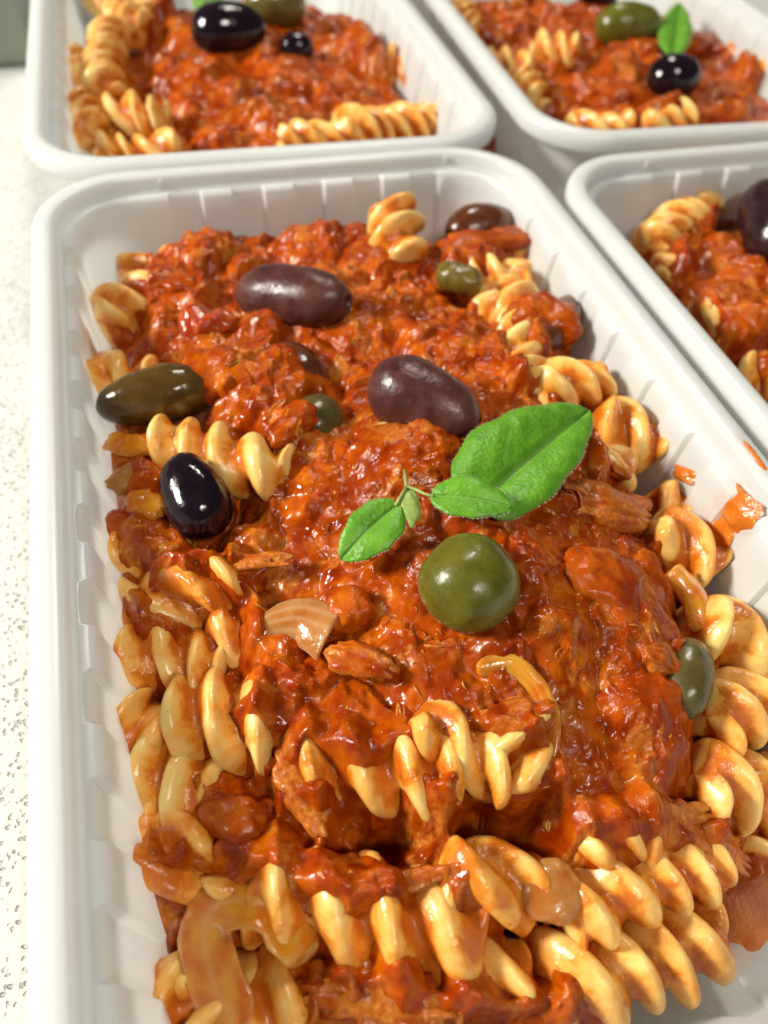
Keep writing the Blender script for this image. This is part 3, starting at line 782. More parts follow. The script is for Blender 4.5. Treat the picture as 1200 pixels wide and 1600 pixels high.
LEFT2 = [(190, 940), (250, 960), (300, 1000), (200, 1000)]
R2P = [(820, 470), (900, 460), (910, 520), (850, 560), (815, 540)]
COVER = [(400, 1070), (860, 1070), (865, 1150), (800, 1150), (720, 1140), (650, 1150), (600, 1178), (520, 1160), (430, 1180)]
BRIDGE = [(320, 1225), (520, 1225), (545, 1310), (320, 1320)]
BRIDGE2 = [(680, 1215), (730, 1225), (725, 1330), (665, 1330)]
RIGHTC = [(560, 1230), (640, 1255), (720, 1250), (720, 1300), (560, 1290)]
L3P = [(200, 1300), (300, 1310), (300, 1360), (220, 1370)]
L4P = [(215, 870), (330, 850), (370, 890), (230, 905)]
sauce('main', [MAINPOLY, (5.0, FRONT), (4.5, COVER), BRIDGE, BRIDGE2, BOTTOM, LEFTP, LEFT2, R2P, (3.0, L4P), (1.0, L3P)], 'chunky red tomato and tuna sauce heaped in the foreground tray', 0.36, 11,
      bumps=[(870, 900, 7, 1.5), (620, 720, 8, 2.0), (330, 450, 8, 1.5), (960, 1200, 8, 1.5), (430, 1090, 6, 1.5), (770, 380, 5, 2.5), (860, 500, 5, 2.5), (630, 1295, 5, -8.0), (770, 1310, 5, -8.0), (400, 590, 6, 1.5), (455, 665, 3.5, 3.2), (445, 575, 3.5, 3.0), (352, 600, 4, 3.0), (300, 845, 4, 2.0), (460, 515, 7, 1.4), (665, 690, 7, 1.6), (735, 985, 7, 1.4), (350, 610, 4, 2.0), (500, 870, 8, -1.0)])
sauce('bl', [[(240, -30), (260, 60), (250, 130), (300, 190), (300, 225), (430, 225), (520, 180), (620, 160), (620, 90), (590, 20), (590, -40)], [(400, 200), (640, 170), (650, 160), (500, 160)]],
      'red tomato sauce in the upper left tray, blurred by distance', 0.75, 31, ylim=(-95, 40))
sauce('br', [[(700, -30), (760, 60), (830, 80), (850, 150), (880, 190), (1000, 195), (1080, 190), (1220, 190), (1220, 120), (1150, 90), (1130, 20), (1100, -40)]],
      'red tomato sauce in the upper right tray around green and black olives', 0.75, 41, ylim=(-95, 40))
sauce('rt', [[(1050, 400), (1110, 330), (1150, 290), (1260, 280), (1260, 620), (1180, 600), (1120, 540), (1060, 470)]], 'red tomato sauce in the tray cut off at the right edge', 0.75, 51, ylim=(-10, 95))

# ------------------------------------------------------------------ small food pieces
def up_cam(p):
    v = np.array([0, 0, CZ]) - p; v /= np.linalg.norm(v); n = v * 0.5 + np.array([0, 0, 0.8]); return n / np.linalg.norm(n)
def olive(tr, a, b, wpx, mat, label, dz=3.0, dz2=None, taper=0.12, hole=0, seed=0, sq=2.2, lump=0.055):
    """a, b: the two tips in the picture; wpx: thickness in the picture; hole = 1 puts the pit hole at b"""
    p0 = on(tr, a[0], a[1], dz); p1 = on(tr, b[0], b[1], dz if dz2 is None else dz2)
    c = (p0 + p1) / 2; L = np.linalg.norm(p1 - p0); t, u, w = frame(p1 - p0); R = wpx * pix(c) / 2
    nu, nv = 40, 40
    s = -np.cos(np.linspace(0, np.pi, nu)); s[0] = -0.9999; s[-1] = 0.9999
    prof = (1 - np.abs(s) ** sq) ** (1 / 2.0) * (1 - taper * s)
    if hole:
        lim = 0.955
        s = np.where(s > lim, lim + (s - lim) * 0.1, s); prof = np.where(np.linspace(0, 1, nu) > 0.93, np.maximum(prof, 0.30), prof)
        k = np.argmax(np.linspace(0, 1, nu) > 0.93)
        s[k:] = s[k - 1]; prof[k:] = prof[k - 1]
        m = nu - k
        for q in range(m):
            f = (q + 1) / m
            s[k + q] = s[k - 1] + 0.02 * math.sin(f * 3.14) - 0.30 * f * f; prof[k + q] = prof[k - 1] * (1 - 0.42 * f ** 0.6)
    th = np.linspace(0, 2 * np.pi, nv, endpoint=False)
    V = (s * L / 2)[:, None, None] * t + (prof * R)[:, None, None] * (np.cos(th)[None, :, None] * u + np.sin(th)[None, :, None] * w)
    V = V.reshape(-1, 3)
    V = V * (1 + lump * fbm(V + seed * 13.7, R * 1.1, 2, seed))[:, None]
    if hole:
        rg = np.repeat(np.linspace(0, 1, nu), nv); V += (rg > 0.9)[:, None] * 0.35 * np.c_[fbm(V + 3, 1.3, 2, seed), fbm(V + 7, 1.3, 2, seed), fbm(V + 11, 1.3, 2, seed)]
    F = [tuple(int(x) for x in f) for f in grid_faces(nu, nv)]
    F.append(tuple(range(nv))[::-1])
    if not hole: F.append(tuple((nu - 1) * nv + i for i in range(nv)))
    o = mesh_obj('olive', V, F, mat, loc=c); tag(o, label, 'olive', 'olives')
    if hole:
        e = V[(nu - 1) * nv:]; cc = e.mean(0) - t * R * 0.25
        Vh = np.vstack([e + t * 0.15, cc + (e - e.mean(0)) * 0.55, cc[None]])
        Fh = [(i, (i + 1) % nv, nv + (i + 1) % nv, nv + i) for i in range(nv)] + [(nv + i, nv + (i + 1) % nv, 2 * nv) for i in range(nv)]
        mesh_obj('pit_hole', Vh, Fh, HOLE, parent=o)
    return o
def blob(name, tr, a, b, wpx, mat, label, cat, dz=0.5, dz2=None, flat=0.6, rough=0.24, seed=0, group=None, sq=2.3, ridge=0.0, fr=None, fishy=0.0):
    p0 = on(tr, a[0], a[1], dz); p1 = on(tr, b[0], b[1], dz if dz2 is None else dz2)
    c = (p0 + p1) / 2; L = np.linalg.norm(p1 - p0); R = wpx * pix(c) / 2
    t = (p1 - p0) / L; n = np.array([0, 0, 1.0]) if fr is None else fr
    w = np.cross(n, t); w /= np.linalg.norm(w); n = np.cross(t, w)
    nu, nv = 34, 40
    la = np.linspace(-np.pi / 2, np.pi / 2, nu); th = np.linspace(0, 2 * np.pi, nv, endpoint=False)
    LA, TH = np.meshgrid(la, th, indexing='ij'); e = 2 / sq
    sg = lambda x: np.sign(x) * np.abs(x) ** e
    X = sg(np.sin(LA)) * L / 2; Y = sg(np.cos(LA)) * sg(np.cos(TH)) * R; Z = sg(np.cos(LA)) * sg(np.sin(TH)) * R * flat
    U = np.stack([X, Y, Z], -1).reshape(-1, 3)
    nz = fbm(U + seed * 19.1, R * 1.3, 3, seed + 3) * rough * 2 + fbm(U + seed * 7.1, R * 0.35, 2, seed + 4) * rough * 0.5
    if ridge: nz = nz + ridge * np.abs(vnoise(np.c_[U[:, 0] * 0.12, U[:, 1] * 1.1, U[:, 2] * 1.1] + seed, seed + 6))
    U = U * (1 + nz)[:, None]
    V = U[:, :1] * t + U[:, 1:2] * w + U[:, 2:] * n
    sh = np.clip(0.5 + 0.9 * fbm(np.c_[U[:, 0] * 0.3, U[:, 1], U[:, 2]] + seed, 1.2, 3, seed + 8), 0, 1)
    o = mesh_obj(name, V, grid_faces(nu, nv), mat, loc=c, attrs={'shade': sh, 'streak': np.zeros(len(V)), 'tuna': np.clip((sh - 0.55) * 0.8 + fishy * (0.4 + 0.9 * sh), 0, 1)})
    tag(o, label, cat, group); return o
def fibres(c, t, w, n, L, W, T, cnt, rs, m=6):
    """cnt slender tapered strands lying side by side along t: a flake that comes apart in fibres"""
    V = []; F = []; S = []
    for _ in range(cnt):
        v0 = rs.uniform(-1, 1); n0 = rs.uniform(-1, 1) * (1 - v0 * v0) ** 0.5
        l = L * rs.uniform(0.6, 1.0) * (1 - 0.25 * v0 * v0); s0 = rs.uniform(-0.5, 0.5) * (L - l); r = rs.uniform(0.16, 0.34) * (0.6 + 0.05 * L)
        yaw = rs.uniform(-.07, .07); pit = rs.uniform(-.05, .05); bow = rs.uniform(-.35, .35); sh = 0.95 * rs.uniform(0, 1); base = len(V)
        for k in range(m):
            u = k / (m - 1) * 2 - 1; x = s0 + u * l / 2
            p = c + t * x + w * (v0 * W + yaw * u * l / 2 + bow * u * u) + n * (n0 * T + pit * u * l / 2 - 0.35 * T * u * u)
            rr = r * (1 - 0.75 * abs(u) ** 3) * rs.uniform(0.8, 1.2)
            for q in range(5):
                a = q * 1.2566 + 0.3; V.append(p + w * math.cos(a) * rr * 1.25 + n * math.sin(a) * rr * 0.75); S.append(sh)
        for k in range(m - 1):
            for q in range(5): F.append((base + k * 5 + q, base + k * 5 + (q + 1) % 5, base + k * 5 + 5 + (q + 1) % 5, base + k * 5 + 5 + q))
        F.append(tuple(base + q for q in range(5))[::-1]); F.append(tuple(base + (m - 1) * 5 + q for q in range(5)))
    return V, F, S
def strip(name, tr, pts, wpx, th, mat, label, cat, dz=1.0, curl=0.25, seed=0, group=None, lines=5, tiltz=0.0, dzs=None, wtap=(1, 1), blunt=False):
    P = [on(tr, x, y, (dz if dzs is None else dzs[i])) for i, (x, y) in enumerate(pts)]
    P = np.array(P); n = 30
    tt = np.linspace(0, len(P) - 1, n); d = np.arange(len(P))
    # Catmull-Rom through the points
    C = []
    for q in tt:
        i = min(int(q), len(P) - 2); f = q - i
        p0, p1, p2, p3 = P[max(i - 1, 0)], P[i], P[i + 1], P[min(i + 2, len(P) - 1)]
        C.append(0.5 * ((2 * p1) + (-p0 + p2) * f + (2 * p0 - 5 * p1 + 4 * p2 - p3) * f * f + (-p0 + 3 * p1 - 3 * p2 + p3) * f ** 3))
    C = np.array(C); c = C.mean(0); T = np.gradient(C, axis=0); T /= np.linalg.norm(T, axis=1, keepdims=True)
    W = wpx * pix(c) / 2; m = 13; v = np.linspace(-1, 1, m); V = []; S = []
    for k in range(n):
        nn = up_cam(C[k]) + tiltz * np.cross(T[k], up_cam(C[k])); w = np.cross(nn, T[k]); w /= np.linalg.norm(w); nn = np.cross(T[k], w)
        u = k / (n - 1); e = min(1, (min(u, 1 - u) / 0.10)) ** 0.5 * 0.6 + 0.4; e = 1.0 if blunt else e; e *= wtap[0] + (wtap[1] - wtap[0]) * u
        for side in (1, -1):
            for x in (v if side == 1 else v[::-1]):
                thick = th * (0.6 + 0.4 * math.sqrt(max(0, 1 - x * x)))
                V.append(C[k] + w * x * W * e - nn * curl * W * x * x + nn * side * thick / 2)
                S.append(0.5 + 0.5 * math.cos(x * math.pi * lines))
    V = np.array(V) - c; V += 0.25 * np.c_[fbm(V + seed, 2.5, 2, seed), fbm(V + seed + 9, 2.5, 2, seed), fbm(V + seed + 5, 2.5, 2, seed)]
    nv = 2 * m; F = [tuple(int(x) for x in f) for f in grid_faces(n, nv)]; F.append(tuple(range(nv))[::-1]); F.append(tuple((n - 1) * nv + i for i in range(nv)))
    o = mesh_obj(name, V, F, mat, loc=c, attrs={'streak': np.array(S) ** 6, 'shade': np.full(len(V), 0.5)}); tag(o, label, cat, group); return o

# --- olives
olive('main', (374, 455), (548, 474), 98, OL_PURPLE, 'large purple olive lying flat near the back, pit hole at its right end', dz=1.8, dz2=4.4, taper=0.02, hole=1, seed=1, sq=2.8)
olive('main', (582, 590), (752, 668), 118, OL_PURPLE, 'plump purple olive just behind the big green leaf', dz=3.6, dz2=1.4, taper=0.16, seed=2, sq=2.5, hole=1)
olive('main', (150, 640), (335, 598), 90, OL_BROWN, 'glossy brown-green olive at the left wall of the foreground tray', dz=2.2, dz2=2.2, taper=-0.14, seed=3, sq=2.7, lump=0.08)
olive('main', (330, 838), (279, 712), 100, OL_BLACK, 'shiny black olive on the left, standing on its end by clean fusilli', dz=0.5, dz2=5.0, taper=0.14, seed=4, sq=2.6, hole=1)
olive('main', (690, 850), (775, 980), 150, OL_GREEN, 'round green olive in the middle of the foreground tray', dz=3.6, dz2=1.6, taper=0.04, seed=5, sq=2.3, lump=0.10)
olive('main', (1080, 1000), (1058, 1122), 84, OL_DULL, 'green olive half buried beside pasta at the right', dz=0.2, dz2=-0.8, taper=0.0, seed=6, sq=2.6)
olive('main', (698, 366), (800, 352), 80, OL_RED, 'red-brown olive in the back right corner under a tomato clump', dz=2.0, taper=0.0, seed=7)
olive('main', (462, 690), (522, 632), 84, OL_DULL, 'dark olive half hidden in sauce left of the plump purple olive', dz=-2.6, taper=0.0, seed=8)
olive('main', (425, 555), (500, 610), 86, OL_RED, 'sauce-stained brown olive below the large flat purple olive', dz=-1.8, taper=0.0, seed=9)
olive('main', (845, 540), (905, 470), 62, OL_RED, 'brown olive wedged at the right wall behind the two bright fins', dz=0.0, taper=0.0, seed=19)
olive('bl', (298, 50), (415, 45), 78, OL_BLACK, 'blurred black olive in the upper left tray', dz=4.5, taper=0.1, seed=10)
olive('bl', (385, 5), (478, 8), 66, OL_PALE, 'dull greenish olive at the top edge behind the black one', dz=5.0, taper=0.0, seed=11)
olive('bl', (435, 72), (490, 78), 45, OL_BLACK, 'small dark olive sunk in sauce in the upper left tray', dz=0.8, taper=0.0, seed=12)
olive('br', (932, 38), (1030, 42), 66, OL_GREEN, 'blurred green olive in the upper right tray', dz=4.5, taper=0.05, seed=13)
olive('br', (1012, 118), (1093, 122), 66, OL_BLACK, 'blurred black olive below the upright leaf in the upper right tray', dz=4.0, taper=0.0, seed=14)
olive('br', (905, -8), (965, -4), 40, OL_BLACK, 'dark olive cut off by the top edge in the upper right tray', dz=2.0, taper=0.0, seed=15)
olive('rt', (1222, 402), (1188, 296), 92, OL_DARK, 'dark purple olive cut off by the right edge of the picture', dz=2.0, dz2=7.5, taper=0.10, hole=1, seed=16, sq=2.8)

# --- tomato, caper, onion, fish and vegetable pieces
GT = 'tomato lumps in the sauce'
blob('tomato_lump', 'main', (285, 515), (365, 500), 62, TOMATO, 'glossy red-orange tomato lump left of the large flat olive', 'tomato', 1.5, flat=.75, seed=1, rough=.3, group=GT)
blob('tomato_lump', 'main', (215, 440), (300, 450), 70, SAUCE, 'smooth red tomato lump at the back left edge of the sauce', 'tomato', 0.8, flat=.7, seed=2, group=GT)
blob('tomato_lump', 'main', (690, 385), (835, 365), 52, SAUCE, 'red tomato clump leaning on the red-brown olive in the back right corner', 'tomato', 2.2, dz2=4.0, flat=.5, seed=3, group=GT)
blob('tomato_lump', 'main', (800, 490), (910, 520), 78, SAUCE, 'dark red clump at the right wall behind the two bright fins', 'tomato', 1.2, flat=.8, seed=4, rough=.26, group=GT)
blob('tomato_lump', 'main', (385, 1120), (470, 1095), 70, SAUCE, 'bright red tomato lump overhanging the plump fusilli', 'tomato', 0.8, flat=.8, seed=5, group=GT)
blob('tomato_lump', 'main', (880, 880), (1010, 930), 95, SAUCE, 'broad red tomato piece right of the round green olive', 'tomato', 0.4, flat=.42, seed=6, group=GT)
blob('tomato_lump', 'main', (320, 1290), (415, 1270), 80, SAUCE, 'dark red lump resting on the pasta at lower left', 'tomato', 0.5, flat=.8, seed=7, rough=.25, group=GT)
blob('tomato_lump', 'br', (925, 165), (1005, 160), 55, SAUCE, 'red tomato lump in the front of the upper right tray', 'tomato', 1.5, flat=.7, seed=8, group=GT)
blob('tomato_lump', 'br', (950, 80), (1130, 70), 60, SAUCE, 'blurred red lump behind the leaf in the upper right tray', 'tomato', 0.5, flat=.6, seed=9, group=GT)
blob('tomato_lump', 'main', (308, 575), (385, 610), 84, SAUCE, 'red sauce lump covering the right end of the brown-green olive', 'tomato', 2.6, flat=.8, seed=61, rough=.3, group=GT)
blob('tomato_lump', 'main', (430, 690), (480, 640), 52, SAUCE, 'small sauce lump lying on the half-hidden dark olive', 'tomato', 2.0, flat=.7, seed=62, rough=.3, group=GT)
blob('caper', 'main', (680, 425), (752, 445), 52, CAPER, 'olive-green caper in the back right among pasta', 'caper', 1.5, flat=.9, seed=11, rough=.08)
blob('vegetable_piece', 'main', (170, 690), (245, 700), 45, ONION, 'soft yellow-brown vegetable shred left of the clean fusilli', 'vegetable', 0.5, flat=.5, seed=12, group='soft vegetables')
blob('vegetable_piece', 'main', (165, 760), (240, 735), 48, MUSH, 'soft greenish vegetable piece left of the black olive', 'vegetable', 0.5, flat=.5, seed=13, group='soft vegetables')
blob('vegetable_piece', 'main', (200, 770), (250, 800), 50, ONION, 'pale translucent onion bit touching the black olive on its left', 'onion', 1.0, flat=.6, seed=14, group='onion pieces')
blob('vegetable_piece', 'main', (165, 830), (235, 800), 50, SAUCE, 'brown stewed vegetable at the left wall under the black olive', 'vegetable', 0.0, flat=.6, seed=15, group='soft vegetables')
blob('vegetable_piece', 'main', (505, 960), (575, 945), 78, SAUCE, 'brown stewed vegetable lump right of the pale onion piece', 'vegetable', -0.6, flat=.6, seed=16, rough=.28, group='soft vegetables')
GO = 'onion pieces'
strip('onion_piece', 'main', [(398, 1000), (425, 975), (470, 968), (516, 985)], 96, 0.9, ONION_PALE, 'pale translucent onion piece with fine lines left of centre', 'onion', 2.0, .25, 1, GO, 4, 0.1, None, (0.35, 1.0), True)
strip('onion_strip', 'main', [(745, 1045), (800, 1040), (845, 1085), (858, 1150), (835, 1220)], 34, 0.6, ONION, 'curved brown onion strip below the round green olive', 'onion', 0.1, .2, 2, GO, 3, 0.4)
blob('onion_piece', 'main', (815, 1420), (905, 1365), 92, ONION_PALE, 'glassy onion piece with bright highlights near the lower right fusilli', 'onion', 1.6, flat=.5, sq=2.0, rough=.12, seed=21, group=GO)
strip('onion_strip', 'main', [(470, 1490), (440, 1425), (380, 1405), (320, 1440), (335, 1530), (370, 1610)], 96, 0.6, ONION, 'big orange onion loop at the bottom left of the foreground tray', 'onion', 2.0, .05, 3, GO, 2, 0.6)
strip('onion_strip', 'main', [(1050, 890), (1085, 930), (1100, 985)], 42, 1.1, ONION, 'orange onion strip at the right edge of the sauce', 'onion', 0.6, .4, 4, GO, 4)
GF = 'tuna flakes'
blob('tuna_flake', 'main', (440, 1190), (500, 1290), 48, SAUCE, 'pale brown tuna flake hanging left of the bold upright fins', 'tuna', 1.5, dz2=0.5, flat=.5, rough=.26, ridge=.45, seed=31, group=GF, sq=2.4, fishy=0.75)
blob('tuna_flake', 'main', (690, 1220), (680, 1310), 38, SAUCE, 'upright tuna flake at the right end of the bold upright fins', 'tuna', 0.5, dz2=-1.5, flat=.5, rough=.26, ridge=.45, seed=32, group=GF, sq=2.4, fishy=0.75)
blob('tuna_flake', 'main', (950, 1290), (1100, 1265), 37, SAUCE, 'long pale tuna splinter at the lower right of the sauce', 'tuna', 1.5, flat=.5, rough=.26, ridge=.45, seed=33, group=GF, sq=2.4, fishy=0.75)
blob('tuna_flake', 'main', (1050, 1270), (1155, 1345), 48, SAUCE, 'reddish tuna chunk pointing down above the lower right fusilli', 'tuna', 0.8, flat=.5, rough=.26, ridge=.45, seed=34, group=GF, sq=2.4, fishy=0.75)
blob('tuna_flake', 'main', (520, 1020), (605, 1045), 50, SAUCE, 'orange tuna lump below the brown vegetable lump', 'tuna', 1.4, flat=.5, rough=.26, ridge=.45, seed=35, group=GF, sq=2.4, fishy=0.75)
blob('tuna_flake', 'main', (610, 1380), (680, 1360), 30, SAUCE, 'small tuna flake on the long front fusilli', 'tuna', 1.2, flat=.5, rough=.26, ridge=.45, seed=36, group=GF, sq=2.4, fishy=0.75)
blob('tuna_flake', 'main', (500, 1560), (690, 1570), 83, SAUCE, 'fibrous tuna chunk at the bottom edge of the picture', 'tuna', 0.5, flat=.5, rough=.26, ridge=.45, seed=37, group=GF, sq=2.4, fishy=0.75)
blob('tuna_flake', 'main', (350, 880), (440, 875), 24, SAUCE, 'stringy pale tuna shred at the left edge of the sauce heap', 'tuna', 1.2, flat=.5, rough=.26, ridge=.45, seed=38, group=GF, sq=2.4, fishy=0.75)
blob('tuna_flake', 'main', (880, 780), (1010, 800), 64, SAUCE, 'dull red tuna chunk below the tip of the big leaf', 'tuna', 0.2, flat=.5, rough=.26, ridge=.45, seed=39, group=GF, sq=2.4, fishy=0.75)
blob('tuna_flake', 'main', (1000, 1010), (1060, 1035), 56, SAUCE, 'tuna chunk just left of the half-buried green olive', 'tuna', 0.4, flat=.5, rough=.26, ridge=.45, seed=40, group=GF, sq=2.4, fishy=0.75)
blob('tuna_flake', 'main', (945, 720), (985, 740), 40, SAUCE, 'pale brown tuna bit right of the big leaf', 'tuna', 1.0, flat=.5, rough=.26, ridge=.45, seed=41, group=GF, sq=2.4, fishy=0.75)
blob('tuna_flake', 'main', (735, 1450), (720, 1540), 16, SAUCE, 'thin brown fibre hanging near the bottom edge', 'tuna', 1.0, flat=.5, rough=.26, ridge=.45, seed=42, group=GF, sq=2.4, fishy=0.75)
blob('tuna_flake', 'main', (430, 690), (455, 640), 24, SAUCE, 'pale tuna splinter beside the half-hidden dark olive', 'tuna', 1.5, flat=.5, rough=.26, ridge=.45, seed=43, group=GF, sq=2.4, fishy=0.75)

# --- uncountable fine shreds of fish lying in the sauce
def shreds(tr, n, seed, label):
    rs = np.random.RandomState(seed); xs, ys, zz, sd, _ = SAUCE_H[tr]; cx, cy, rot = TRAYS[tr]
    c, s = math.cos(math.radians(rot)), math.sin(math.radians(rot)); dx = xs[1] - xs[0]
    I, J = np.where(sd > 1.0); V = []; F = []; S = []
    dens = fbm(np.c_[xs[I], ys[J]], 12, 2, seed + 1); pr = np.clip(0.35 + dens, 0.03, 1); pr /= pr.sum()
    pick = rs.choice(len(I), n, p=pr)
    for q in pick:
        i, j = I[q], J[q]; x, y, z = xs[i], ys[j], zz[i, j]
        i2, j2 = min(i + 2, len(xs) - 1), min(j + 2, len(ys) - 1); i1, j1 = max(i - 2, 0), max(j - 2, 0)
        nn = np.array([-(zz[i2, j] - zz[i1, j]) / (xs[i2] - xs[i1] + 1e-6), -(zz[i, j2] - zz[i, j1]) / (ys[j2] - ys[j1] + 1e-6), 1.0]); nn /= np.linalg.norm(nn)
        a = rs.uniform(0, 6.28); t = np.array([math.cos(a), math.sin(a), 0]); t -= nn * (t @ nn); t /= np.linalg.norm(t); w = np.cross(nn, t)
        big = rs.rand() < 0.06; L = rs.uniform(2.5, 6.5) if big else 0.8 + rs.exponential(0.9); L = min(L, 7)
        v, f, sh = fibres(np.array([x, y, z - 0.05]), t, w, nn, L, rs.uniform(0.5, 1.1) if big else 0.12, 0.18, rs.randint(3, 6) if big else rs.randint(1, 3), rs, 4)
        v = np.array(v); v = np.c_[c * v[:, 0] - s * v[:, 1], s * v[:, 0] + c * v[:, 1], v[:, 2]]
        base = len(V); V += list(v); F += [tuple(e + base for e in g) for g in f]; S += list(sh)
    o = mesh_obj('tuna_shreds', V, F, TUNA, loc=(cx, cy, 0), attrs={'shade': S}); tag(o, label, 'tuna', None, 'stuff'); return o
shreds('main', 480, 5, 'fine pale tuna shreds scattered through the foreground sauce')
shreds('bl', 260, 6, 'fine tuna shreds in the sauce of the upper left tray')
shreds('br', 260, 7, 'fine tuna shreds in the sauce of the upper right tray')
shreds('rt', 200, 8, 'fine tuna shreds in the sauce of the right tray')

# --- oregano
def leaf(parent, org, tr, a, b, wl, wr, dz, dz2, arch=1.0, fold=0.25, seed=0, tilt=0.0, broad=0.62, nvein=5, pw=0.72):
    p0 = on(tr, a[0], a[1], dz); p1 = on(tr, b[0], b[1], dz2); ax = p1 - p0; L = np.linalg.norm(ax); ax /= L
    n = up_cam((p0 + p1) / 2); n = n - ax * (n @ ax); n /= np.linalg.norm(n); sd_ = np.cross(n, ax)
    n2 = n * math.cos(tilt) + sd_ * math.sin(tilt); sd_ = np.cross(n2, ax); n = n2
    k = pix((p0 + p1) / 2); wl *= k; wr *= k; nu, nv = 40, 33
    U, Vv = np.meshgrid(np.linspace(0, 1, nu), np.linspace(-1, 1, nv), indexing='ij')
    w = np.sin(np.pi * np.clip(U, 0, 1) ** broad) ** pw; w = w + 0.012
    half = np.where(Vv > 0, wl, wr) * w
    half = half * (1 + 0.03 * np.sin(U * 21 + seed))
    av = np.abs(Vv); ph = (U - 0.42 * av * w) * nvein
    side = np.abs((ph % 1.0) - 0.5) * 2                    # 1 on a side vein line
    vein = np.maximum(sstep(0.90, 1.0, side) * 0.55 * (av < 0.93), sstep(0.075, 0.02, av * (1 - 0.3 * U)))
    hgt = arch * np.sin(np.pi * U) + fold * half * av ** 1.1 - 0.9 * fold * half * av ** 4 + 0.018 * L * 0.5 * (np.cos((1 - side) * np.pi) * -0.5 + 0.5) * av * (1 - av) * 1.6 - 0.02 * L * np.exp(-(av / 0.07) ** 2)
    hgt += 0.25 * fbm(np.c_[U.ravel() * L, Vv.ravel() * 6], 4, 2, seed).reshape(U.shape)
    top = p0 + (U * L)[..., None] * ax + (Vv * half)[..., None] * sd_ + hgt[..., None] * n
    bot = top - n * 0.2
    rim = np.zeros_like(U, bool)
    V = np.vstack([top.reshape(-1, 3), bot.reshape(-1, 3)]) - org
    g = grid_faces(nu, nv, wrap_v=False); N0 = nu * nv
    F = [tuple(int(x) for x in f) for f in g] + [tuple(int(x) + N0 for x in f[::-1]) for f in g]
    loop = [i * nv for i in range(nu)] + [(nu - 1) * nv + j for j in range(1, nv)] + [i * nv + nv - 1 for i in range(nu - 2, -1, -1)] + [j for j in range(nv - 2, 0, -1)]
    F += [(loop[i], loop[(i + 1) % len(loop)], loop[(i + 1) % len(loop)] + N0, loop[i] + N0) for i in range(len(loop))]
    o = mesh_obj('leaf', V, F, LEAF, parent=parent, attrs={'vein': np.r_[vein.ravel(), vein.ravel() * 0.5]})
    # fringe of hairs on the margin
    rs = np.random.RandomState(seed + 50); HV = []; HF = []
    for sgn, j in ((1, nv - 1), (-1, 0)):
        for _ in range(int(L * 7)):
            u = rs.uniform(0, nu - 1.001); i = int(u); f = u - i
            p = top[i, j] * (1 - f) + top[i + 1, j] * f; tdir = top[i + 1, j] - top[i, j]; tdir /= np.linalg.norm(tdir) + 1e-9
            out = np.cross(tdir, n) * (1 if sgn < 0 else -1); 
            if out @ (sd_ * sgn) < 0: out = -out
            d = out + rs.uniform(-.5, .5) * tdir + rs.uniform(-.4, .5) * n; d /= np.linalg.norm(d); ln = rs.uniform(0.2, 0.45)
            t1, u1, w1 = frame(d); bb = len(HV); r = 0.018
            HV += [p + u1 * r - n * .05, p + (-.5 * u1 + .87 * w1) * r - n * .05, p + (-.5 * u1 - .87 * w1) * r - n * .05, p + d * ln]
            HF += [(bb, bb + 1, bb + 3), (bb + 1, bb + 2, bb + 3), (bb + 2, bb, bb + 3)]
    h = mesh_obj('hair_fringe', np.array(HV) - org, HF, HAIR, parent=o, smooth=False); h['kind'] = 'stuff'
    return o
org = on('main', 634, 770, 1.5)
sp = empty('oregano_sprig', org)
tag(sp, 'fresh green oregano sprig with one big and two small leaves on the sauce', 'herb', 'fresh oregano garnish')
leaf(sp, org, 'main', (742, 793), (920, 640), 88, 64, 3.2, 6.0, 1.2, .26, 1, tilt=-0.05, broad=.62, pw=.56)
leaf(sp, org, 'main', (672, 774), (800, 792), 36, 33, 5.2, 5.6, 1.0, .25, 2, broad=.82, nvein=4, pw=.58)
leaf(sp, org, 'main', (622, 786), (532, 874), 44, 36, 3.8, 3.4, 1.0, .22, 3, broad=.80, nvein=4, pw=.58)
def px_path(tr, pts): return np.array([on(tr, x, y, d) for x, y, d in pts])
for pts, r in (([(632, 735, 2.0), (634, 752, 3.2), (636, 762, 4.0)], 0.30), ([(636, 760, 4.0), (650, 765, 4.6), (664, 772, 5.0), (678, 776, 5.3)], 0.26), ([(636, 760, 4.0), (628, 772, 4.0), (618, 790, 3.9)], 0.26)):
    V, F = tube(px_path('main', pts) - org, r); mesh_obj('stem', V, F, STEM, parent=sp)
bud = blob('bud', 'main', (637, 760), (643, 820), 34, BUD, 'x', 'x', 3.6, dz2=2.6, flat=.35, rough=.16, seed=51, sq=1.7)
for kk in ('label', 'category'): del bud[kk]
bud.location -= Vector(org * MM); bud.parent = sp
def lone_leaf(tr, a, b, wl, wr, dz, dz2, label, seed):
    o0 = on(tr, a[0], a[1], dz); e = empty('oregano_leaf', o0); tag(e, label, 'herb', 'fresh oregano garnish')
    leaf(e, o0, tr, a, b, wl, wr, dz, dz2, .6, .25, seed, broad=.75, nvein=4)
lone_leaf('br', (1050, 88), (1062, 4), 26, 24, 3.0, 9.0, 'blurred green leaf standing up in the upper right tray', 4)
lone_leaf('bl', (315, 20), (340, -20), 22, 20, 4.5, 7.0, 'green leaf tip cut off by the top edge above the blurred black olive', 5)

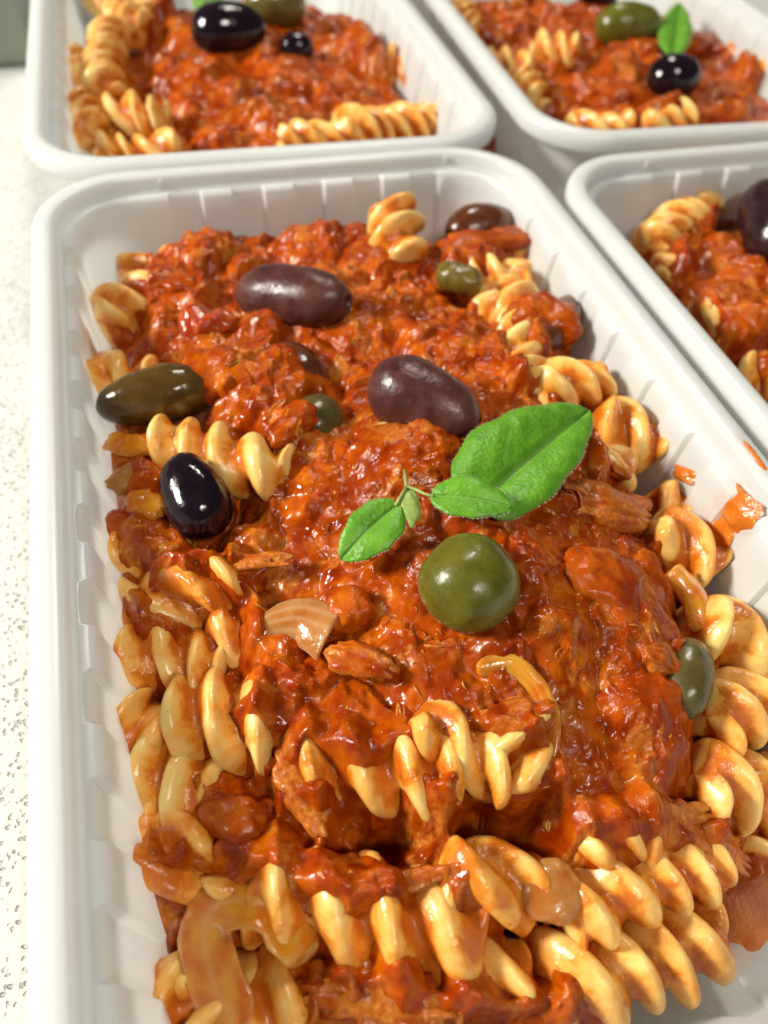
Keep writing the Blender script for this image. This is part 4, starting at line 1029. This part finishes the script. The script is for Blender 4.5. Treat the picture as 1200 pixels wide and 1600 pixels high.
# --- sauce smears on the right wall and rim of the foreground tray
def wallR(px, py):
    z = 30.0
    for _ in range(60):
        d = ray(px, py); xw = 33.6 + TW / 2 - float(wall_inset(z)); t = xw / d[0]; z = 0.5 * z + 0.5 * (CZ + d[2] * t)
        z = min(max(z, 3), 39)
    return np.array([xw, d[1] * t, z])
def smear(px, py, lx, ly, rot, label, seed, thick=0.5, z=None):
    p = wallR(px, py) if z is None else at(px, py, z); n = np.array([-1, 0, TAPER]) if z is None else np.array([0.0, 0, 1]); n /= np.linalg.norm(n)
    a = np.array([0, 1.0, 0]); b = np.cross(n, a); k = pix(p); m = 26; q = np.linspace(-1, 1, m); X, Y = np.meshgrid(q, q, indexing='ij')
    c, s = math.cos(rot), math.sin(rot); rr = np.hypot(X, Y); nn = fbm(np.c_[X.ravel() * 1.3 + seed, Y.ravel() * 1.3], 1.0, 2, seed).reshape(X.shape)
    hgt = thick * np.clip(0.75 - 1.5 * rr ** 2 + nn * 1.1, -3.0, 0.8)
    PX, PY = X * lx * k, Y * ly * k
    V = (PX * c - PY * s)[..., None] * a + (PX * s + PY * c)[..., None] * b + hgt[..., None] * n
    F = grid_faces(m, m, wrap_v=False); ok = hgt.ravel() > -2.2 * thick; F = F[ok[F].all(1)]
    o = mesh_obj('sauce_smear', V.reshape(-1, 3), F, SMEAR, loc=p + n * (0.15 if z is None else 0.0)); tag(o, label, 'sauce', 'sauce smears on the right wall'); return o
smear(1112, 830, 40, 44, 0.3, 'orange sauce smear on the inner right wall just above the pasta', 1, .7)
smear(1066, 742, 24, 12, 0.5, 'faint small orange smear on the right wall near the big leaf', 4, .5)
smear(1148, 797, 40, 32, 0.2, 'orange sauce drip on the upper right wall', 2, .7)
smear(1164, 770, 44, 11, 0.0, 'orange sauce drop on the ledge under the right rim', 6, .4, H - 3.5)
smear(1174, 706, 46, 7, 0.0, 'thin orange streak on the right rim', 3, .2, H + 0.1)

o = smear(1150, 1395, 70, 100, 0.4, 'thin orange puddle of sauce on the tray floor at lower right', 9, .5, FLOOR_Z + 0.35)
o['group'] = 'sauce smears'
# --- block behind the trays
V = np.array([[x, y, z] for x, y in ((-170, 352), (-36, 357), (-36, 420), (-170, 415)) for z in (0, 46)], float)
bx = [(0, 2, 3, 1), (2, 4, 5, 3), (4, 6, 7, 5), (6, 0, 1, 7), (1, 3, 5, 7), (6, 4, 2, 0)]
o = mesh_obj('grey_block', V - [-100, 380, 0], bx, GREYBOX, loc=(-100, 380, 0), smooth=False)
bm = o.modifiers.new('bevel', 'BEVEL'); bm.width = 0.004; bm.segments = 3
tag(o, 'blurred grey-green block on the counter at the top left corner', 'block')
